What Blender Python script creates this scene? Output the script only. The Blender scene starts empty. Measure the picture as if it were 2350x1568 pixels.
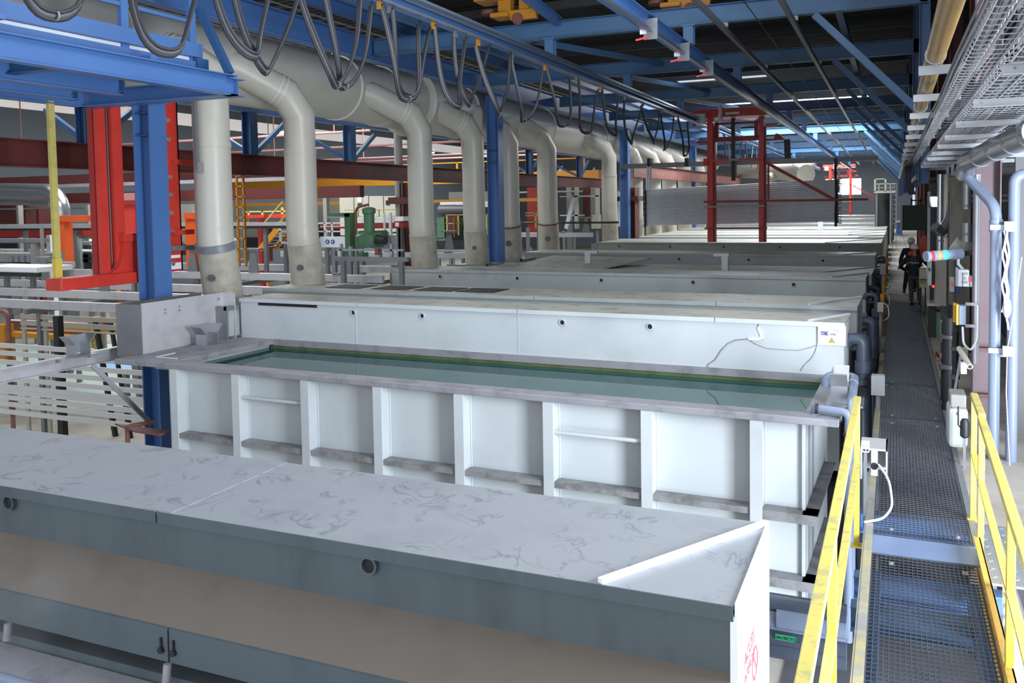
import bpy, math, random
from mathutils import Vector, Matrix
random.seed(7)
S = bpy.context.scene
COL = S.collection

# ---------------------------------------------------------------- camera, world, light, exposure
F_PX, PX, PY = 1992.36, 1199.51, 574.87          # focal length and principal point in pixels of the 2350 x 1568 frame
YAW, PITCH, ROLL, CAM_H = 0.404203, 0.0525941, -0.0157085, 3.1
cy, sy, cp, sp, cr, sr = math.cos(YAW), math.sin(YAW), math.cos(PITCH), math.sin(PITCH), math.cos(ROLL), math.sin(ROLL)
_r = Vector((cy, sy, 0)); _f = Vector((-sy*cp, cy*cp, -sp)); _u = _r.cross(_f)
CR = cr*_r + sr*_u; CU = -sr*_r + cr*_u; CF = _f
CAM = Vector((0, 0, CAM_H))
cam_data = bpy.data.cameras.new('camera'); cam = bpy.data.objects.new('camera', cam_data); COL.objects.link(cam)
cam.matrix_world = Matrix(((CR.x, CU.x, -CF.x, 0), (CR.y, CU.y, -CF.y, 0), (CR.z, CU.z, -CF.z, CAM_H), (0, 0, 0, 1)))
cam_data.sensor_fit = 'HORIZONTAL'; cam_data.sensor_width = 36; cam_data.lens = 36*F_PX/2350
cam_data.shift_x = (1175-PX)/2350; cam_data.shift_y = (PY-784)/2350
cam_data.clip_start = 0.05; cam_data.clip_end = 400
S.camera = cam

def ray(u, v): return CR*((u-PX)/F_PX) - CU*((v-PY)/F_PX) + CF
def onX(u, v, x): r = ray(u, v); return CAM + r*(x/r.x)
def onY(u, v, y): r = ray(u, v); return CAM + r*(y/r.y)
def onZ(u, v, z): r = ray(u, v); return CAM + r*((z-CAM_H)/r.z)

S.view_settings.view_transform = 'Standard'; S.view_settings.look = 'None'
S.view_settings.gamma = 1; S.view_settings.use_curve_mapping = False
S.view_settings.exposure = 0.45
world = bpy.data.worlds.new('sky'); S.world = world; world.use_nodes = True
bg = world.node_tree.nodes['Background']; bg.inputs[0].default_value = (0.80, 0.88, 1.0, 1); bg.inputs[1].default_value = 0.6

def area_light(name, loc, rot, sx, sy_, power, col):
    d = bpy.data.lights.new(name, 'AREA'); d.shape = 'RECTANGLE'; d.size = sx; d.size_y = sy_; d.energy = power; d.color = col
    o = bpy.data.objects.new(name, d); o.location = loc; o.rotation_euler = rot; COL.objects.link(o); return o
# daylight through the open loading bay in the right wall beside the camera, and an added fill lamp behind it
area_light('bay_daylight', (4.6, 5.2, 1.3), (0, math.radians(90), math.radians(-6)), 7.0, 2.8, 2250, (0.84, 0.91, 1.0))
area_light('rear_fill_light', (-4.0, -7.0, 4.6), (math.radians(96), 0, 0), 18.0, 8.0, 620, (0.95, 0.97, 1.0))
# roof lights along both halls; first and last lamps are added fill without panes
for (x, y, w, d, p) in ((-4, 11.5, 7, 6, 450), (-21, 14, 6, 6, 900), (-26, 28, 8, 8, 2200), (-7.2, 39.75, 3.8, .8, 500), (-5.2, 51.6, 8, 3.4, 1800), (-4.8, 61, 6, 2, 900), (-5, 73.5, 8, 3, 900), (-26, 50, 9, 9, 2200), (-30, 75, 9, 9, 2000), (-5, 97, 8, 8, 1800)):
    area_light('roof_and_fill_light', (x, y, 8.55 if x > -12 else 10.9), (0, 0, 0), w, d, p, (0.95, 0.98, 1.0))

# ---------------------------------------------------------------- helpers
def lin(h):
    h = h.lstrip('#'); out = []
    for i in (0, 2, 4):
        c = int(h[i:i+2], 16)/255; out.append(c/12.92 if c <= .04045 else ((c+.055)/1.055)**2.4)
    return (*out, 1)
M = {}
def mat(name, col, rough=.5, metal=0, var=.12, sc=2.0, bump=0, dirt=None, dsc=1.2, damt=.5, dlo=.5, dhi=.7, stretch=(1, 1, 1), emit=0, spec=.5, vein=None):
    m = bpy.data.materials.new(name); m.use_nodes = True; nt = m.node_tree; N = nt.nodes; L = nt.links
    b = N['Principled BSDF']; c = lin(col) if isinstance(col, str) else col
    b.inputs['Roughness'].default_value = rough; b.inputs['Metallic'].default_value = metal
    b.inputs['Specular IOR Level'].default_value = spec
    tc = N.new('ShaderNodeTexCoord'); mp = N.new('ShaderNodeMapping'); mp.inputs['Scale'].default_value = stretch
    L.new(tc.outputs['Object'], mp.inputs['Vector'])
    n1 = N.new('ShaderNodeTexNoise'); n1.inputs['Scale'].default_value = sc; n1.inputs['Detail'].default_value = 5
    L.new(mp.outputs[0], n1.inputs['Vector'])
    mx = N.new('ShaderNodeMix'); mx.data_type = 'RGBA'
    mx.inputs['A'].default_value = (*[x*(1-var) for x in c[:3]], 1); mx.inputs['B'].default_value = (*[min(1, x*(1+var)) for x in c[:3]], 1)
    L.new(n1.outputs['Fac'], mx.inputs['Factor']); out = mx.outputs['Result']
    if dirt:
        n2 = N.new('ShaderNodeTexNoise'); n2.inputs['Scale'].default_value = dsc; n2.inputs['Detail'].default_value = 7; n2.inputs['Roughness'].default_value = .65
        L.new(mp.outputs[0], n2.inputs['Vector'])
        mr = N.new('ShaderNodeMapRange'); mr.inputs['From Min'].default_value = dlo; mr.inputs['From Max'].default_value = dhi; mr.inputs['To Max'].default_value = damt
        L.new(n2.outputs['Fac'], mr.inputs['Value'])
        m2 = N.new('ShaderNodeMix'); m2.data_type = 'RGBA'; m2.inputs['B'].default_value = lin(dirt)
        L.new(out, m2.inputs['A']); L.new(mr.outputs[0], m2.inputs['Factor']); out = m2.outputs['Result']
    if vein:                                                     # thin wandering scuff lines, broken up by a second noise
        vc, vs, vw, va = vein
        n3 = N.new('ShaderNodeTexNoise'); n3.inputs['Scale'].default_value = vs; n3.inputs['Detail'].default_value = 4; n3.inputs['Distortion'].default_value = 1.2
        mv = N.new('ShaderNodeMapping'); mv.inputs['Scale'].default_value = (1, 1, .3); mv.inputs['Rotation'].default_value = (0, 0, .6); L.new(tc.outputs['Object'], mv.inputs['Vector']); L.new(mv.outputs[0], n3.inputs['Vector'])
        s1 = N.new('ShaderNodeMath'); s1.operation = 'SUBTRACT'; s1.inputs[1].default_value = .5; L.new(n3.outputs['Fac'], s1.inputs[0])
        s2 = N.new('ShaderNodeMath'); s2.operation = 'ABSOLUTE'; L.new(s1.outputs[0], s2.inputs[0])
        r3 = N.new('ShaderNodeMapRange'); r3.inputs['From Min'].default_value = 0; r3.inputs['From Max'].default_value = vw; r3.inputs['To Min'].default_value = va; r3.inputs['To Max'].default_value = 0; L.new(s2.outputs[0], r3.inputs['Value'])
        n4 = N.new('ShaderNodeTexNoise'); n4.inputs['Scale'].default_value = vs*.9; L.new(tc.outputs['Object'], n4.inputs['Vector'])
        r4 = N.new('ShaderNodeMapRange'); r4.inputs['From Min'].default_value = .45; r4.inputs['From Max'].default_value = .62; L.new(n4.outputs['Fac'], r4.inputs['Value'])
        mm = N.new('ShaderNodeMath'); mm.operation = 'MULTIPLY'; L.new(r3.outputs[0], mm.inputs[0]); L.new(r4.outputs[0], mm.inputs[1])
        m3 = N.new('ShaderNodeMix'); m3.data_type = 'RGBA'; m3.inputs['B'].default_value = lin(vc); L.new(out, m3.inputs['A']); L.new(mm.outputs[0], m3.inputs['Factor']); out = m3.outputs['Result']
    L.new(out, b.inputs['Base Color'])
    if bump:
        bp = N.new('ShaderNodeBump'); bp.inputs['Strength'].default_value = bump; bp.inputs['Distance'].default_value = .02
        L.new(n1.outputs['Fac'], bp.inputs['Height']); L.new(bp.outputs[0], b.inputs['Normal'])
    if emit:
        b.inputs['Emission Color'].default_value = c; b.inputs['Emission Strength'].default_value = emit
    M[name] = m; return m

class MB:
    def __init__(s): s.v = []; s.f = []
    def add(s, vs, fs):
        o = len(s.v); s.v += [Vector(p) for p in vs]; s.f += [tuple(i+o for i in f) for f in fs]; return s
    def box(s, x0, x1, y0, y1, z0, z1):
        return s.add([(x, y, z) for x in (x0, x1) for y in (y0, y1) for z in (z0, z1)],
                     [(0, 1, 3, 2), (4, 6, 7, 5), (0, 4, 5, 1), (2, 3, 7, 6), (0, 2, 6, 4), (1, 5, 7, 3)])
    def prof(s, p0, p1, pts, up=(0, 0, 1)):                   # closed outline (side, up) swept straight from p0 to p1
        p0, p1 = Vector(p0), Vector(p1); d = (p1-p0).normalized(); side = d.cross(Vector(up))
        if side.length < 1e-4: side = d.cross(Vector((0, 1, 0)))
        side.normalize(); u = side.cross(d); n = len(pts)
        vs = [p + side*a + u*b for p in (p0, p1) for a, b in pts]
        return s.add(vs, [(i, (i+1) % n, n+(i+1) % n, n+i) for i in range(n)] + [tuple(range(n-1, -1, -1)), tuple(range(n, 2*n))])
    def bar(s, p0, p1, w, h, up=(0, 0, 1)):
        return s.prof(p0, p1, [(-w/2, -h/2), (w/2, -h/2), (w/2, h/2), (-w/2, h/2)], up)
    def ibeam(s, p0, p1, h, w, tf=.015, tw=.01, up=(0, 0, 1)):
        a, b, t = w/2, h/2, tw/2
        return s.prof(p0, p1, [(-a, -b), (a, -b), (a, -b+tf), (t, -b+tf), (t, b-tf), (a, b-tf), (a, b), (-a, b), (-a, b-tf), (-t, b-tf), (-t, -b+tf), (-a, -b+tf)], up)
    def chan(s, p0, p1, h, w, t=.012, up=(0, 0, 1)):           # channel open towards +side
        b = h/2
        return s.prof(p0, p1, [(0, -b), (w, -b), (w, -b+t), (t, -b+t), (t, b-t), (w, b-t), (w, b), (0, b)], up)
    def angle(s, p0, p1, a, b, t=.01, up=(0, 0, 1)):
        return s.prof(p0, p1, [(0, 0), (a, 0), (a, t if a > 0 else t), (t if a > 0 else -t, t), (t if a > 0 else -t, b), (0, b)], up)
    def tube(s, pts, r, n=10, caps=True):
        pts = [Vector(p) for p in pts]; k = len(pts); rs = r if isinstance(r, (list, tuple)) else [r]*k
        t0 = (pts[1]-pts[0]).normalized(); a = t0.orthogonal().normalized(); o = len(s.v)
        for i, p in enumerate(pts):
            d1 = (pts[i]-pts[i-1]).normalized() if i else t0
            d2 = (pts[i+1]-pts[i]).normalized() if i < k-1 else d1
            t = (d1+d2); t = t.normalized() if t.length > 1e-6 else d1
            a = (a - t*a.dot(t)); a = a.normalized() if a.length > 1e-6 else t.orthogonal().normalized()
            b = t.cross(a); st = 1/max(.5, d1.dot(t)) if 0 < i < k-1 else 1
            bend = (d2-d1); bend = bend.normalized() if bend.length > 1e-5 else None
            for j in range(n):
                q = 2*math.pi*j/n; e = a*math.cos(q)+b*math.sin(q)
                if bend and st > 1:
                    bb = bend - t*bend.dot(t)
                    if bb.length > 1e-6: bb.normalize(); e = e + bb*(e.dot(bb))*(st-1)
                s.v.append(p+e*rs[i])
        for i in range(k-1):
            for j in range(n):
                s.f.append((o+i*n+j, o+i*n+(j+1) % n, o+(i+1)*n+(j+1) % n, o+(i+1)*n+j))
        if caps: s.f.append(tuple(o+j for j in range(n-1, -1, -1))); s.f.append(tuple(o+(k-1)*n+j for j in range(n)))
        return s
    def cyl(s, p0, p1, r, n=14, r2=None): return s.tube([p0, p1], [r, r if r2 is None else r2], n)
    def lathe(s, c, ax, prof, n=24, closed=False):                # (radius, height) outline turned about an axis
        c, ax = Vector(c), Vector(ax).normalized(); a = ax.orthogonal().normalized(); b = ax.cross(a); o = len(s.v); k = len(prof)
        for r, h in prof:
            for j in range(n):
                q = 2*math.pi*j/n; s.v.append(c+ax*h+(a*math.cos(q)+b*math.sin(q))*r)
        for i in range(k if closed else k-1):
            i2 = (i+1) % k
            for j in range(n): s.f.append((o+i*n+j, o+i*n+(j+1) % n, o+i2*n+(j+1) % n, o+i2*n+j))
        if not closed:
            if prof[0][0] > 1e-4: s.f.append(tuple(o+j for j in range(n-1, -1, -1)))
            if prof[-1][0] > 1e-4: s.f.append(tuple(o+(k-1)*n+j for j in range(n)))
        return s
    def ring(s, c, ax, ro, ri, h, n=24): return s.lathe(c, ax, [(ri, 0), (ro, 0), (ro, h), (ri, h)], n, True)
    def poly(s, pts, th):                                          # planar outline given thickness th (vector)
        th = Vector(th); n = len(pts); pts = [Vector(p) for p in pts]
        return s.add(pts + [p+th for p in pts], [(i, (i+1) % n, n+(i+1) % n, n+i) for i in range(n)] + [tuple(range(n-1, -1, -1)), tuple(range(n, 2*n))])
    def ball(s, c, rx, ry=None, rz=None, n=12, m=8):
        ry = rx if ry is None else ry; rz = rx if rz is None else rz; c = Vector(c); o = len(s.v)
        for i in range(m+1):
            th = math.pi*i/m
            for j in range(n):
                q = 2*math.pi*j/n; s.v.append(c+Vector((rx*math.sin(th)*math.cos(q), ry*math.sin(th)*math.sin(q), rz*math.cos(th))))
        for i in range(m):
            for j in range(n): s.f.append((o+i*n+j, o+(i+1)*n+j, o+(i+1)*n+(j+1) % n, o+i*n+(j+1) % n))
        return s
    def build(s, name, m, parent=None, smooth=False, bevel=0):
        import bmesh
        off = parent_world(parent) if parent else Vector((0, 0, 0))
        me = bpy.data.meshes.new(name); me.from_pydata([p-off for p in s.v], [], s.f)
        bm = bmesh.new(); bm.from_mesh(me); bmesh.ops.remove_doubles(bm, verts=bm.verts, dist=1e-6); bmesh.ops.recalc_face_normals(bm, faces=bm.faces); bm.to_mesh(me); bm.free()
        mm = M[m] if isinstance(m, str) else m; me.materials.append(mm)
        if smooth: me.shade_smooth(); me.set_sharp_from_angle(angle=math.radians(38))
        o = bpy.data.objects.new(name, me); COL.objects.link(o)
        if parent: o.parent = parent
        if bevel:
            md = o.modifiers.new('bevel', 'BEVEL'); md.width = bevel; md.segments = 2; md.limit_method = 'ANGLE'
        return o
def parent_world(p):
    w = Vector((0, 0, 0))
    while p: w += p.location; p = p.parent
    return w
def tag(o, label, cat, group=None, kind=None):
    if label: o['label'] = label
    if cat: o['category'] = cat
    if group: o['group'] = group
    if kind: o['kind'] = kind
    return o
def thing(name, label, cat, loc=(0, 0, 0), group=None):
    o = bpy.data.objects.new(name, None); o.empty_display_size = .1; o.location = loc; COL.objects.link(o)
    return tag(o, label, cat, group)
def dup(root, loc, label=None, group=None, rotz=None):              # copies a thing with its parts and sub-parts
    r = root.copy(); COL.objects.link(r); r.location = loc
    if rotz is not None: r.rotation_euler = (0, 0, rotz)
    if label: r['label'] = label
    if group: r['group'] = group
    for ch in list(root.children):
        c = ch.copy(); COL.objects.link(c); c.parent = r
        for g in list(ch.children):
            d = g.copy(); COL.objects.link(d); d.parent = c
    return r
def struct(b, name, m, smooth=False): return tag(b.build(name, m, smooth=smooth), None, None, None, 'structure')
def one(b, name, m, label, cat, group=None, smooth=False, kind=None):   # a thing that is a single mesh, its origin at its own base
    lo = [min(p[i] for p in b.v) for i in range(3)]; hi = [max(p[i] for p in b.v) for i in range(3)]
    base = Vector(((lo[0]+hi[0])/2, (lo[1]+hi[1])/2, lo[2])); b.v = [p-base for p in b.v]
    o = b.build(name, m, smooth=smooth); o.location = base; return tag(o, label, cat, group, kind)
def V(*a): return Vector(a)
def arc(c, a, b, r, a0, a1, n=8):                                     # points of an arc in the plane of unit vectors a, b
    c, a, b = Vector(c), Vector(a), Vector(b)
    return [c + a*(r*math.cos(a0+(a1-a0)*i/n)) + b*(r*math.sin(a0+(a1-a0)*i/n)) for i in range(n+1)]
def bend(pts, r, n=5):                                                # rounds the inner corners of a polyline
    pts = [Vector(p) for p in pts]; out = [pts[0]]
    for i in range(1, len(pts)-1):
        p, a, b = pts[i], pts[i-1]-pts[i], pts[i+1]-pts[i]; k = min(r, a.length*.45, b.length*.45); A = p+a.normalized()*k; B = p+b.normalized()*k
        for j in range(n+1):
            t = j/n; out.append(A*(1-t)**2 + p*2*t*(1-t) + B*t*t)
    return out+[pts[-1]]
def text_mesh(txt, size, m, origin, right, up, parent=None, name='lettering', align='LEFT', depth=.002, wide=1):
    cu = bpy.data.curves.new(name, 'FONT'); cu.body = txt; cu.size = size; cu.align_x = align; cu.extrude = depth/2
    tmp = bpy.data.objects.new('tmp', cu); COL.objects.link(tmp); dg = bpy.context.evaluated_depsgraph_get()
    me = bpy.data.meshes.new_from_object(tmp.evaluated_get(dg)); bpy.data.objects.remove(tmp); bpy.data.curves.remove(cu)
    r, u = Vector(right).normalized(), Vector(up).normalized(); n = r.cross(u); o0 = Vector(origin) - (parent_world(parent) if parent else Vector((0, 0, 0)))
    for v in me.vertices: v.co = o0 + r*v.co.x*wide + u*v.co.y + n*(v.co.z+depth)
    me.materials.clear(); me.materials.append(M[m]); o = bpy.data.objects.new(name, me); COL.objects.link(o)
    if parent: o.parent = parent
    return o

# ---------------------------------------------------------------- materials
mat('concrete', '#a9a49b', .8, 0, .15, 1.5, .2, '#6b6459', .6, .7, .48, .7)
mat('roof_deck', '#22211f', .7, .2, .2, 3)
mat('wall_dark', '#46494c', .8, 0, .2, .8, 0, '#2c2c2c', .5, .6)
mat('wall_hall', '#77818a', .8, 0, .12, .4)  # blue-grey lightened to put distance haze into the wall colour
mat('wall_sheet', '#6a6a6c', .5, .3, .1, 1)
mat('skylight_pane', '#f6fbff', .4, 0, 0, 1, emit=2.5)
mat('clerestory', '#d8d2d0', .4, 0, .2, .3, emit=.45)
mat('window_pane', '#ffffff', .4, 0, 0, 1, emit=9)
mat('lamp_white', '#f4f8ff', .4, 0, 0, 1, emit=14)
mat('plastic_white', '#c3c9cc', .42, 0, .05, 1.2, 0, '#9aa5a8', .7, .35, .5, .75)
mat('plastic_grey', '#a9b0b0', .5, 0, .06, 1.2, 0, '#7f8888', .8, .45, .5, .7)
mat('hood_lid', '#8d9196', .5, 0, .06, 1.2, .04, '#7a7f86', 1.4, .5, .5, .68, vein=('#565c64', 3.6, .035, .65))
mat('hood_lid_stained', '#a9a9a1', .5, 0, .08, 2, 0, '#5e625c', 2.5, .6, .5, .68)
mat('hood_front_shaded', '#525c61', .55, 0, .12, 1, 0, '#3e474c', 1, .8, .45, .7, (2, 2, .5))  # dirty grey plastic, base darkened to stand in for shade on the front
mat('hood_skirt', '#6d655c', .85, 0, .12, 1.4, .2, '#5a534a', 2.5, .5, .5, .7)
mat('rim_stone', '#8f8f95', .6, 0, .18, 2, .15, '#64656b', 3, .6, .5, .65)
mat('algae', '#66704c', .6, 0, .2, 2, 0, '#4e5a30', 3, .7, .45, .6)
mat('steel_ledge', '#8d8d8f', .6, 0, .2, 3, .1, '#5c5a57', 4, .7, .45, .65)
mat('duct', '#c0bdb2', .38, 0, .05, 1.0, 0, '#a29d90', .9, .4, .5, .75)
mat('duct_dirty', '#b5b1a4', .5, 0, .08, 2, 0, '#857a68', 1.6, .7, .48, .7)
mat('duct_seam', '#e2e1da', .4, 0, .03, 3)
mat('clamp_grey', '#8d949c', .35, .4, .1, 8)
mat('blue_paint', '#4a70a8', .42, 0, .08, 1.5, 0, '#3c5f92', 1.5, .35)
mat('blue_dark', '#2c527f', .45, 0, .1, 1.5)
mat('blue_roof', '#456b92', .5, 0, .12, 1)
mat('rail_steel', '#8fa0b4', .28, .75, .1, 3)
mat('red_paint', '#cc3a2d', .42, 0, .08, 2, 0, '#7d1a14', 1.5, .35)
mat('red_dark', '#9a2a24', .5, 0, .1, 2)
mat('orange_paint', '#e8622c', .45, 0, .06, 2)
mat('brown_steel', '#5a2622', .55, 0, .15, 1.5, 0, '#3c1b18', 1, .5)
mat('rust_steel', '#7a4a42', .6, 0, .15, 1.5, 0, '#9a7470', 2, .5)
mat('column_pink', '#75646a', .6, 0, .12, 1.5, 0, '#7a5350', 2, .5)
mat('yellow_paint', '#c2b458', .45, 0, .06, 2, 0, '#9c9468', 9, .8, .5, .62)
mat('yellow_clean', '#d2bc50', .42, 0, .05, 2)
mat('yellow_faded', '#c2b467', .5, 0, .1, 3, 0, '#8f8a5a', 5, .6)
mat('yellow_pipe', '#80632a', .36, 0, .2, 4, .1, '#524426', 4, .9, .45, .62, (1, .6, 1))
mat('crane_yellow', '#c48422', .42, 0, .1, 3)
mat('grating', '#6a6f78', .35, .6, .15, 5)
mat('galvanised', '#a4a8ad', .38, .7, .12, 6)
mat('galv_dull', '#86898c', .5, .5, .15, 5)
mat('aluminium', '#c9c8cc', .4, .35, .06, 2, 0, '#9b9a9e', 2, .5)
mat('alu_bar', '#dededc', .42, .3, .05, 2)
mat('stainless', '#b9bcc0', .22, .9, .06, 3)
mat('insul_clad', '#b4b8be', .25, .85, .08, 3)
mat('pvc_grey', '#7d8aa0', .38, 0, .08, 4)
mat('pvc_dark', '#454f5e', .42, 0, .15, 4)
mat('pvc_light', '#7f8ba2', .36, 0, .06, 4)
mat('cable_black', '#26272b', .5, 0, .15, 10)
mat('cable_grey', '#55565c', .45, 0, .1, 10)
mat('cable_white', '#d5d7dd', .45, 0, .05, 10)
mat('rubber', '#1d1d1f', .7, 0, .1, 5)
mat('black_part', '#232527', .5, 0, .2, 5)
mat('box_grey', '#a9adae', .45, 0, .05, 3)
mat('box_white', '#dfe3e8', .45, 0, .04, 3)
mat('box_blue', '#2c4f8e', .5, 0, .1, 3)
mat('green_dark', '#1d2c22', .55, 0, .1, 2)
mat('green_machine', '#4f7a58', .5, 0, .12, 3, 0, '#35553e', 2, .5)
mat('sign_white', '#f3f6f9', .4, 0, .02, 2)
mat('ink_violet', '#332f86', .5, 0, 0, 1)
mat('ink_black', '#1c1c22', .5, 0, 0, 1)
mat('ink_grey', '#8f8894', .5, 0, 0, 1)
mat('ink_red', '#a8414a', .5, 0, 0, 1)
mat('ink_pink', '#c99a9c', .5, 0, .05, 1)
mat('ink_yellow', '#e0b83e', .5, 0, 0, 1)
mat('ink_blue', '#2c5f9e', .5, 0, 0, 1)
mat('tape_green', '#2fae74', .5, 0, 0, 1)
mat('cabinet', '#8a8a84', .5, 0, .06, 2)
mat('cabinet_light', '#b9b6a8', .5, 0, .05, 2)
mat('skin', '#a8765c', .6, 0, .05, 5)
mat('cloth_navy', '#1b2430', .85, 0, .2, 8, .1)
mat('cloth_grey', '#4a4d50', .85, 0, .2, 8, .1)
mat('cloth_orange', '#e25a22', .7, 0, .08, 5)
mat('helmet', '#d8d8d4', .35, 0, .03, 5)
mat('led_red', '#c4303c', .3, 0, 0, 1, emit=.5)
mat('led_orange', '#ee8a3a', .3, 0, 0, 1, emit=.6)
mat('led_green', '#35d488', .3, 0, 0, 1, emit=1.2)
mat('led_hot', '#ff3020', .3, 0, 0, 1, emit=3)
mat('floor_green', '#b9cfc0', .6, 0, .06, 1)
mat('floor_blue', '#8fb4d6', .6, 0, .06, 1)
mat('pipe_bundle', '#d5dade', .35, .1, .12, 3)
mat('pink_pipe', '#b98482', .5, 0, .08, 3)
# still bath water
def water_mat(name, col, rough=.04):
    m = bpy.data.materials.new(name); m.use_nodes = True; nt = m.node_tree; b = nt.nodes['Principled BSDF']
    b.inputs['Base Color'].default_value = lin(col); b.inputs['Roughness'].default_value = rough; b.inputs['IOR'].default_value = 1.33; b.inputs['Specular IOR Level'].default_value = .42
    n = nt.nodes.new('ShaderNodeTexNoise'); n.inputs['Scale'].default_value = 6; bp = nt.nodes.new('ShaderNodeBump'); bp.inputs['Strength'].default_value = .05
    nt.links.new(n.outputs['Fac'], bp.inputs['Height']); nt.links.new(bp.outputs[0], b.inputs['Normal']); M[name] = m
water_mat('water_green', '#1f4d4a', .02); water_mat('water_pale', '#98a5aa', .15)

# ---------------------------------------------------------------- setting
struct(MB().box(-60, 3, -6, 115, -2.8, -2.6), 'floor', 'concrete')
struct(MB().box(-1.2, 1.2, 8, 28, -2.6, -2.58), 'floor_shade', mat('floor_shade_dark', '#4c4c52', .8, 0, .3, 1.5, 0, '#2c2a2e', 1.2, .7))  # dark strip added on the floor as painted shade below the walkway
struct(MB().box(.74, 2.3, 9.2, 112, -.3, -.03).box(-.3, .72, 28.5, 112, -.3, -.03), 'floor_slab', 'concrete')
struct(MB().box(2.3, 2.5, 11.6, 112, -2.6, 8.8), 'wall_right', 'wall_dark')
b = MB()
for x0, x1, z0, z1 in ((-48, -7.6, -2.6, 11.2), (-3.6, 2, -2.6, 9.4), (-7.6, -3.6, -2.6, 3.7), (-7.6, -3.6, 5.6, 9.4)): b.box(x0, x1, 111, 111.4, z0, z1)
struct(b, 'wall_back', 'wall_hall')
struct(MB().box(-7.6, -3.6, 111.1, 111.3, 3.7, 5.6), 'window_1', 'window_pane')
struct(MB().box(-48.3, -48, -6, 112, -2.6, 9.3).box(-48.3, -48, -6, 112, 10.2, 11.2), 'wall_left', 'wall_hall')
struct(MB().box(-48.25, -48.05, 4, 112, 9.3, 10.2), 'window_2', 'clerestory')
# corrugated roof decks (ribs run across the hall), with roof lights left open
def deck(name, x0, x1, y0, y1, z, gaps, pitch=.3, dp=.07):
    b = MB(); y = y0
    while y < y1:
        spans = [(x0, x1)]
        for gx0, gx1, gy0, gy1 in gaps:
            if gy0 <= y < gy1: spans = [(x0, gx0), (gx1, x1)]
        for a, c in spans:
            b.add([(a, y, z), (c, y, z), (a, y+pitch*.5, z), (c, y+pitch*.5, z), (a, y+pitch*.6, z+dp), (c, y+pitch*.6, z+dp), (a, y+pitch*.9, z+dp), (c, y+pitch*.9, z+dp), (a, y+pitch, z), (c, y+pitch, z)],
                  [(0, 2, 3, 1), (2, 4, 5, 3), (4, 6, 7, 5), (6, 8, 9, 7)])
        y += pitch
    b.box(x0, x1, y0, y1, z+.3, z+.32) if not gaps else None
    return struct(b, name, 'roof_deck')
sky = [(-9.2, -5.2, 39.3, 40.2), (-9.5, -1.2, 49.8, 53.4), (-8.0, -1.6, 60, 62.1), (-9, -1, 72, 75), (-9, -1, 86, 89)]
deck('ceiling', -15.2, 2.4, 10, 112, 8.6, sky)
deck('ceiling_hall', -48, -15.2, 0, 112, 11, [(-34, -30, 20, 90)], .9, .2)
for i, (x0, x1, y0, y1) in enumerate(sky): struct(MB().box(x0, x1, y0, y1+.15, 8.75, 8.8), 'window_%d' % (i+3), 'skylight_pane')
struct(MB().box(-34, -30, 20, 90, 11.3, 11.4), 'window_8', 'skylight_pane')
struct(MB().box(-15.3, -15.2, 10, 112, 8.6, 11.3), 'wall_gable', 'wall_hall')

# ---------------------------------------------------------------- roof steel
BY = [19.4, 25.9, 33.0, 39.6, 46.4, 53.2, 60, 67, 74, 81, 88, 95]
ordn = ['first', 'second', 'third', 'fourth', 'fifth', 'sixth', 'seventh', 'eighth', 'ninth', 'tenth', 'eleventh', 'twelfth', 'thirteenth', 'fourteenth', 'fifteenth', 'sixteenth', 'seventeenth', 'eighteenth', 'nineteenth', 'twentieth']
for i, y in enumerate(BY):
    t = thing('roof_beam', 'blue steel cross beam under the dark roof, %s from the camera' % ordn[i], 'beam', (-6, y, 7.0), 'blue cross beams under the roof')
    MB().ibeam((-12.4, y, 7.2), (.6, y, 7.2), .4, .24).build('girder', 'blue_roof', t)
    b = MB()
    for x in (-7.5, -4.2): b.ibeam((x, y, 6.6), (x, y, 7.0), .22, .22, .02, .014, (0, 1, 0)); b.box(x-.16, x+.16, y-.14, y+.14, 6.98, 7.02)
    b.build('rail_hanger', 'blue_roof', t)
    MB().prof((-1.55, y, 6.98), (.42, y, 4.9), [(-.07, -.11), (.07, -.11), (.07, .11), (-.07, .11)], (0, 1, 0)).build('knee_brace', 'blue_roof', t)
    MB().ibeam((.55, y, 3.4), (.55, y, 8.6), .2, .2, up=(1, 0, 0)).build('wall_post', 'blue_dark', t)
    b = MB()
    for x in (-3.43, -1.97): b.box(x-.09, x+.09, y-.06, y+.06, 6.9, 7.0)
    b.build('clip', 'galv_dull', t)
for x, lab in ((-3.43, 'left'), (-1.97, 'right')):
    one(MB().box(x-.045, x+.045, 12, 100, 6.82, 6.92), 'conduit_rail', 'galv_dull', 'long thin grey rail clipped under the blue roof beams, %s one of the pair' % lab, 'rail', 'thin rails under the roof')
one(MB().tube([(-2.6, 12, 6.86), (-2.6, 40, 6.7), (-2.6, 70, 6.8)], .012, 5), 'hanging_wire', 'cable_black', 'thin dark wire running between the two thin roof rails', 'wire')
for i in range(4):
    y0, y1 = BY[i], BY[i+1]
    one(MB().bar((-8.9+.2*i, y0+.1, 7.25), (-6.4, y1-.1, 7.25), .12, .14), 'wind_brace', 'blue_roof', 'slanting blue brace between the %s and %s roof beams' % (ordn[i], ordn[i+1]), 'brace', 'slanting roof braces')
for x in (-10.6, -1.2):
    one(MB().ibeam((x, 13, 7.55), (x, 100, 7.55), .24, .16), 'purlin', 'blue_roof', 'long blue purlin lying on the roof beams, %s' % ('beside the big duct' if x < -5 else 'nearest the right wall'), 'beam', 'long roof purlins')
b = MB()
for y in (22, 29, 36): b.bar((-12, y, 8.4), (1.5, y, 8.4), .18, .2)
for y in (43, 56.5): b.bar((-12, y, 8.4), (1.5, y, 8.4), .18, .2)
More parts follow.
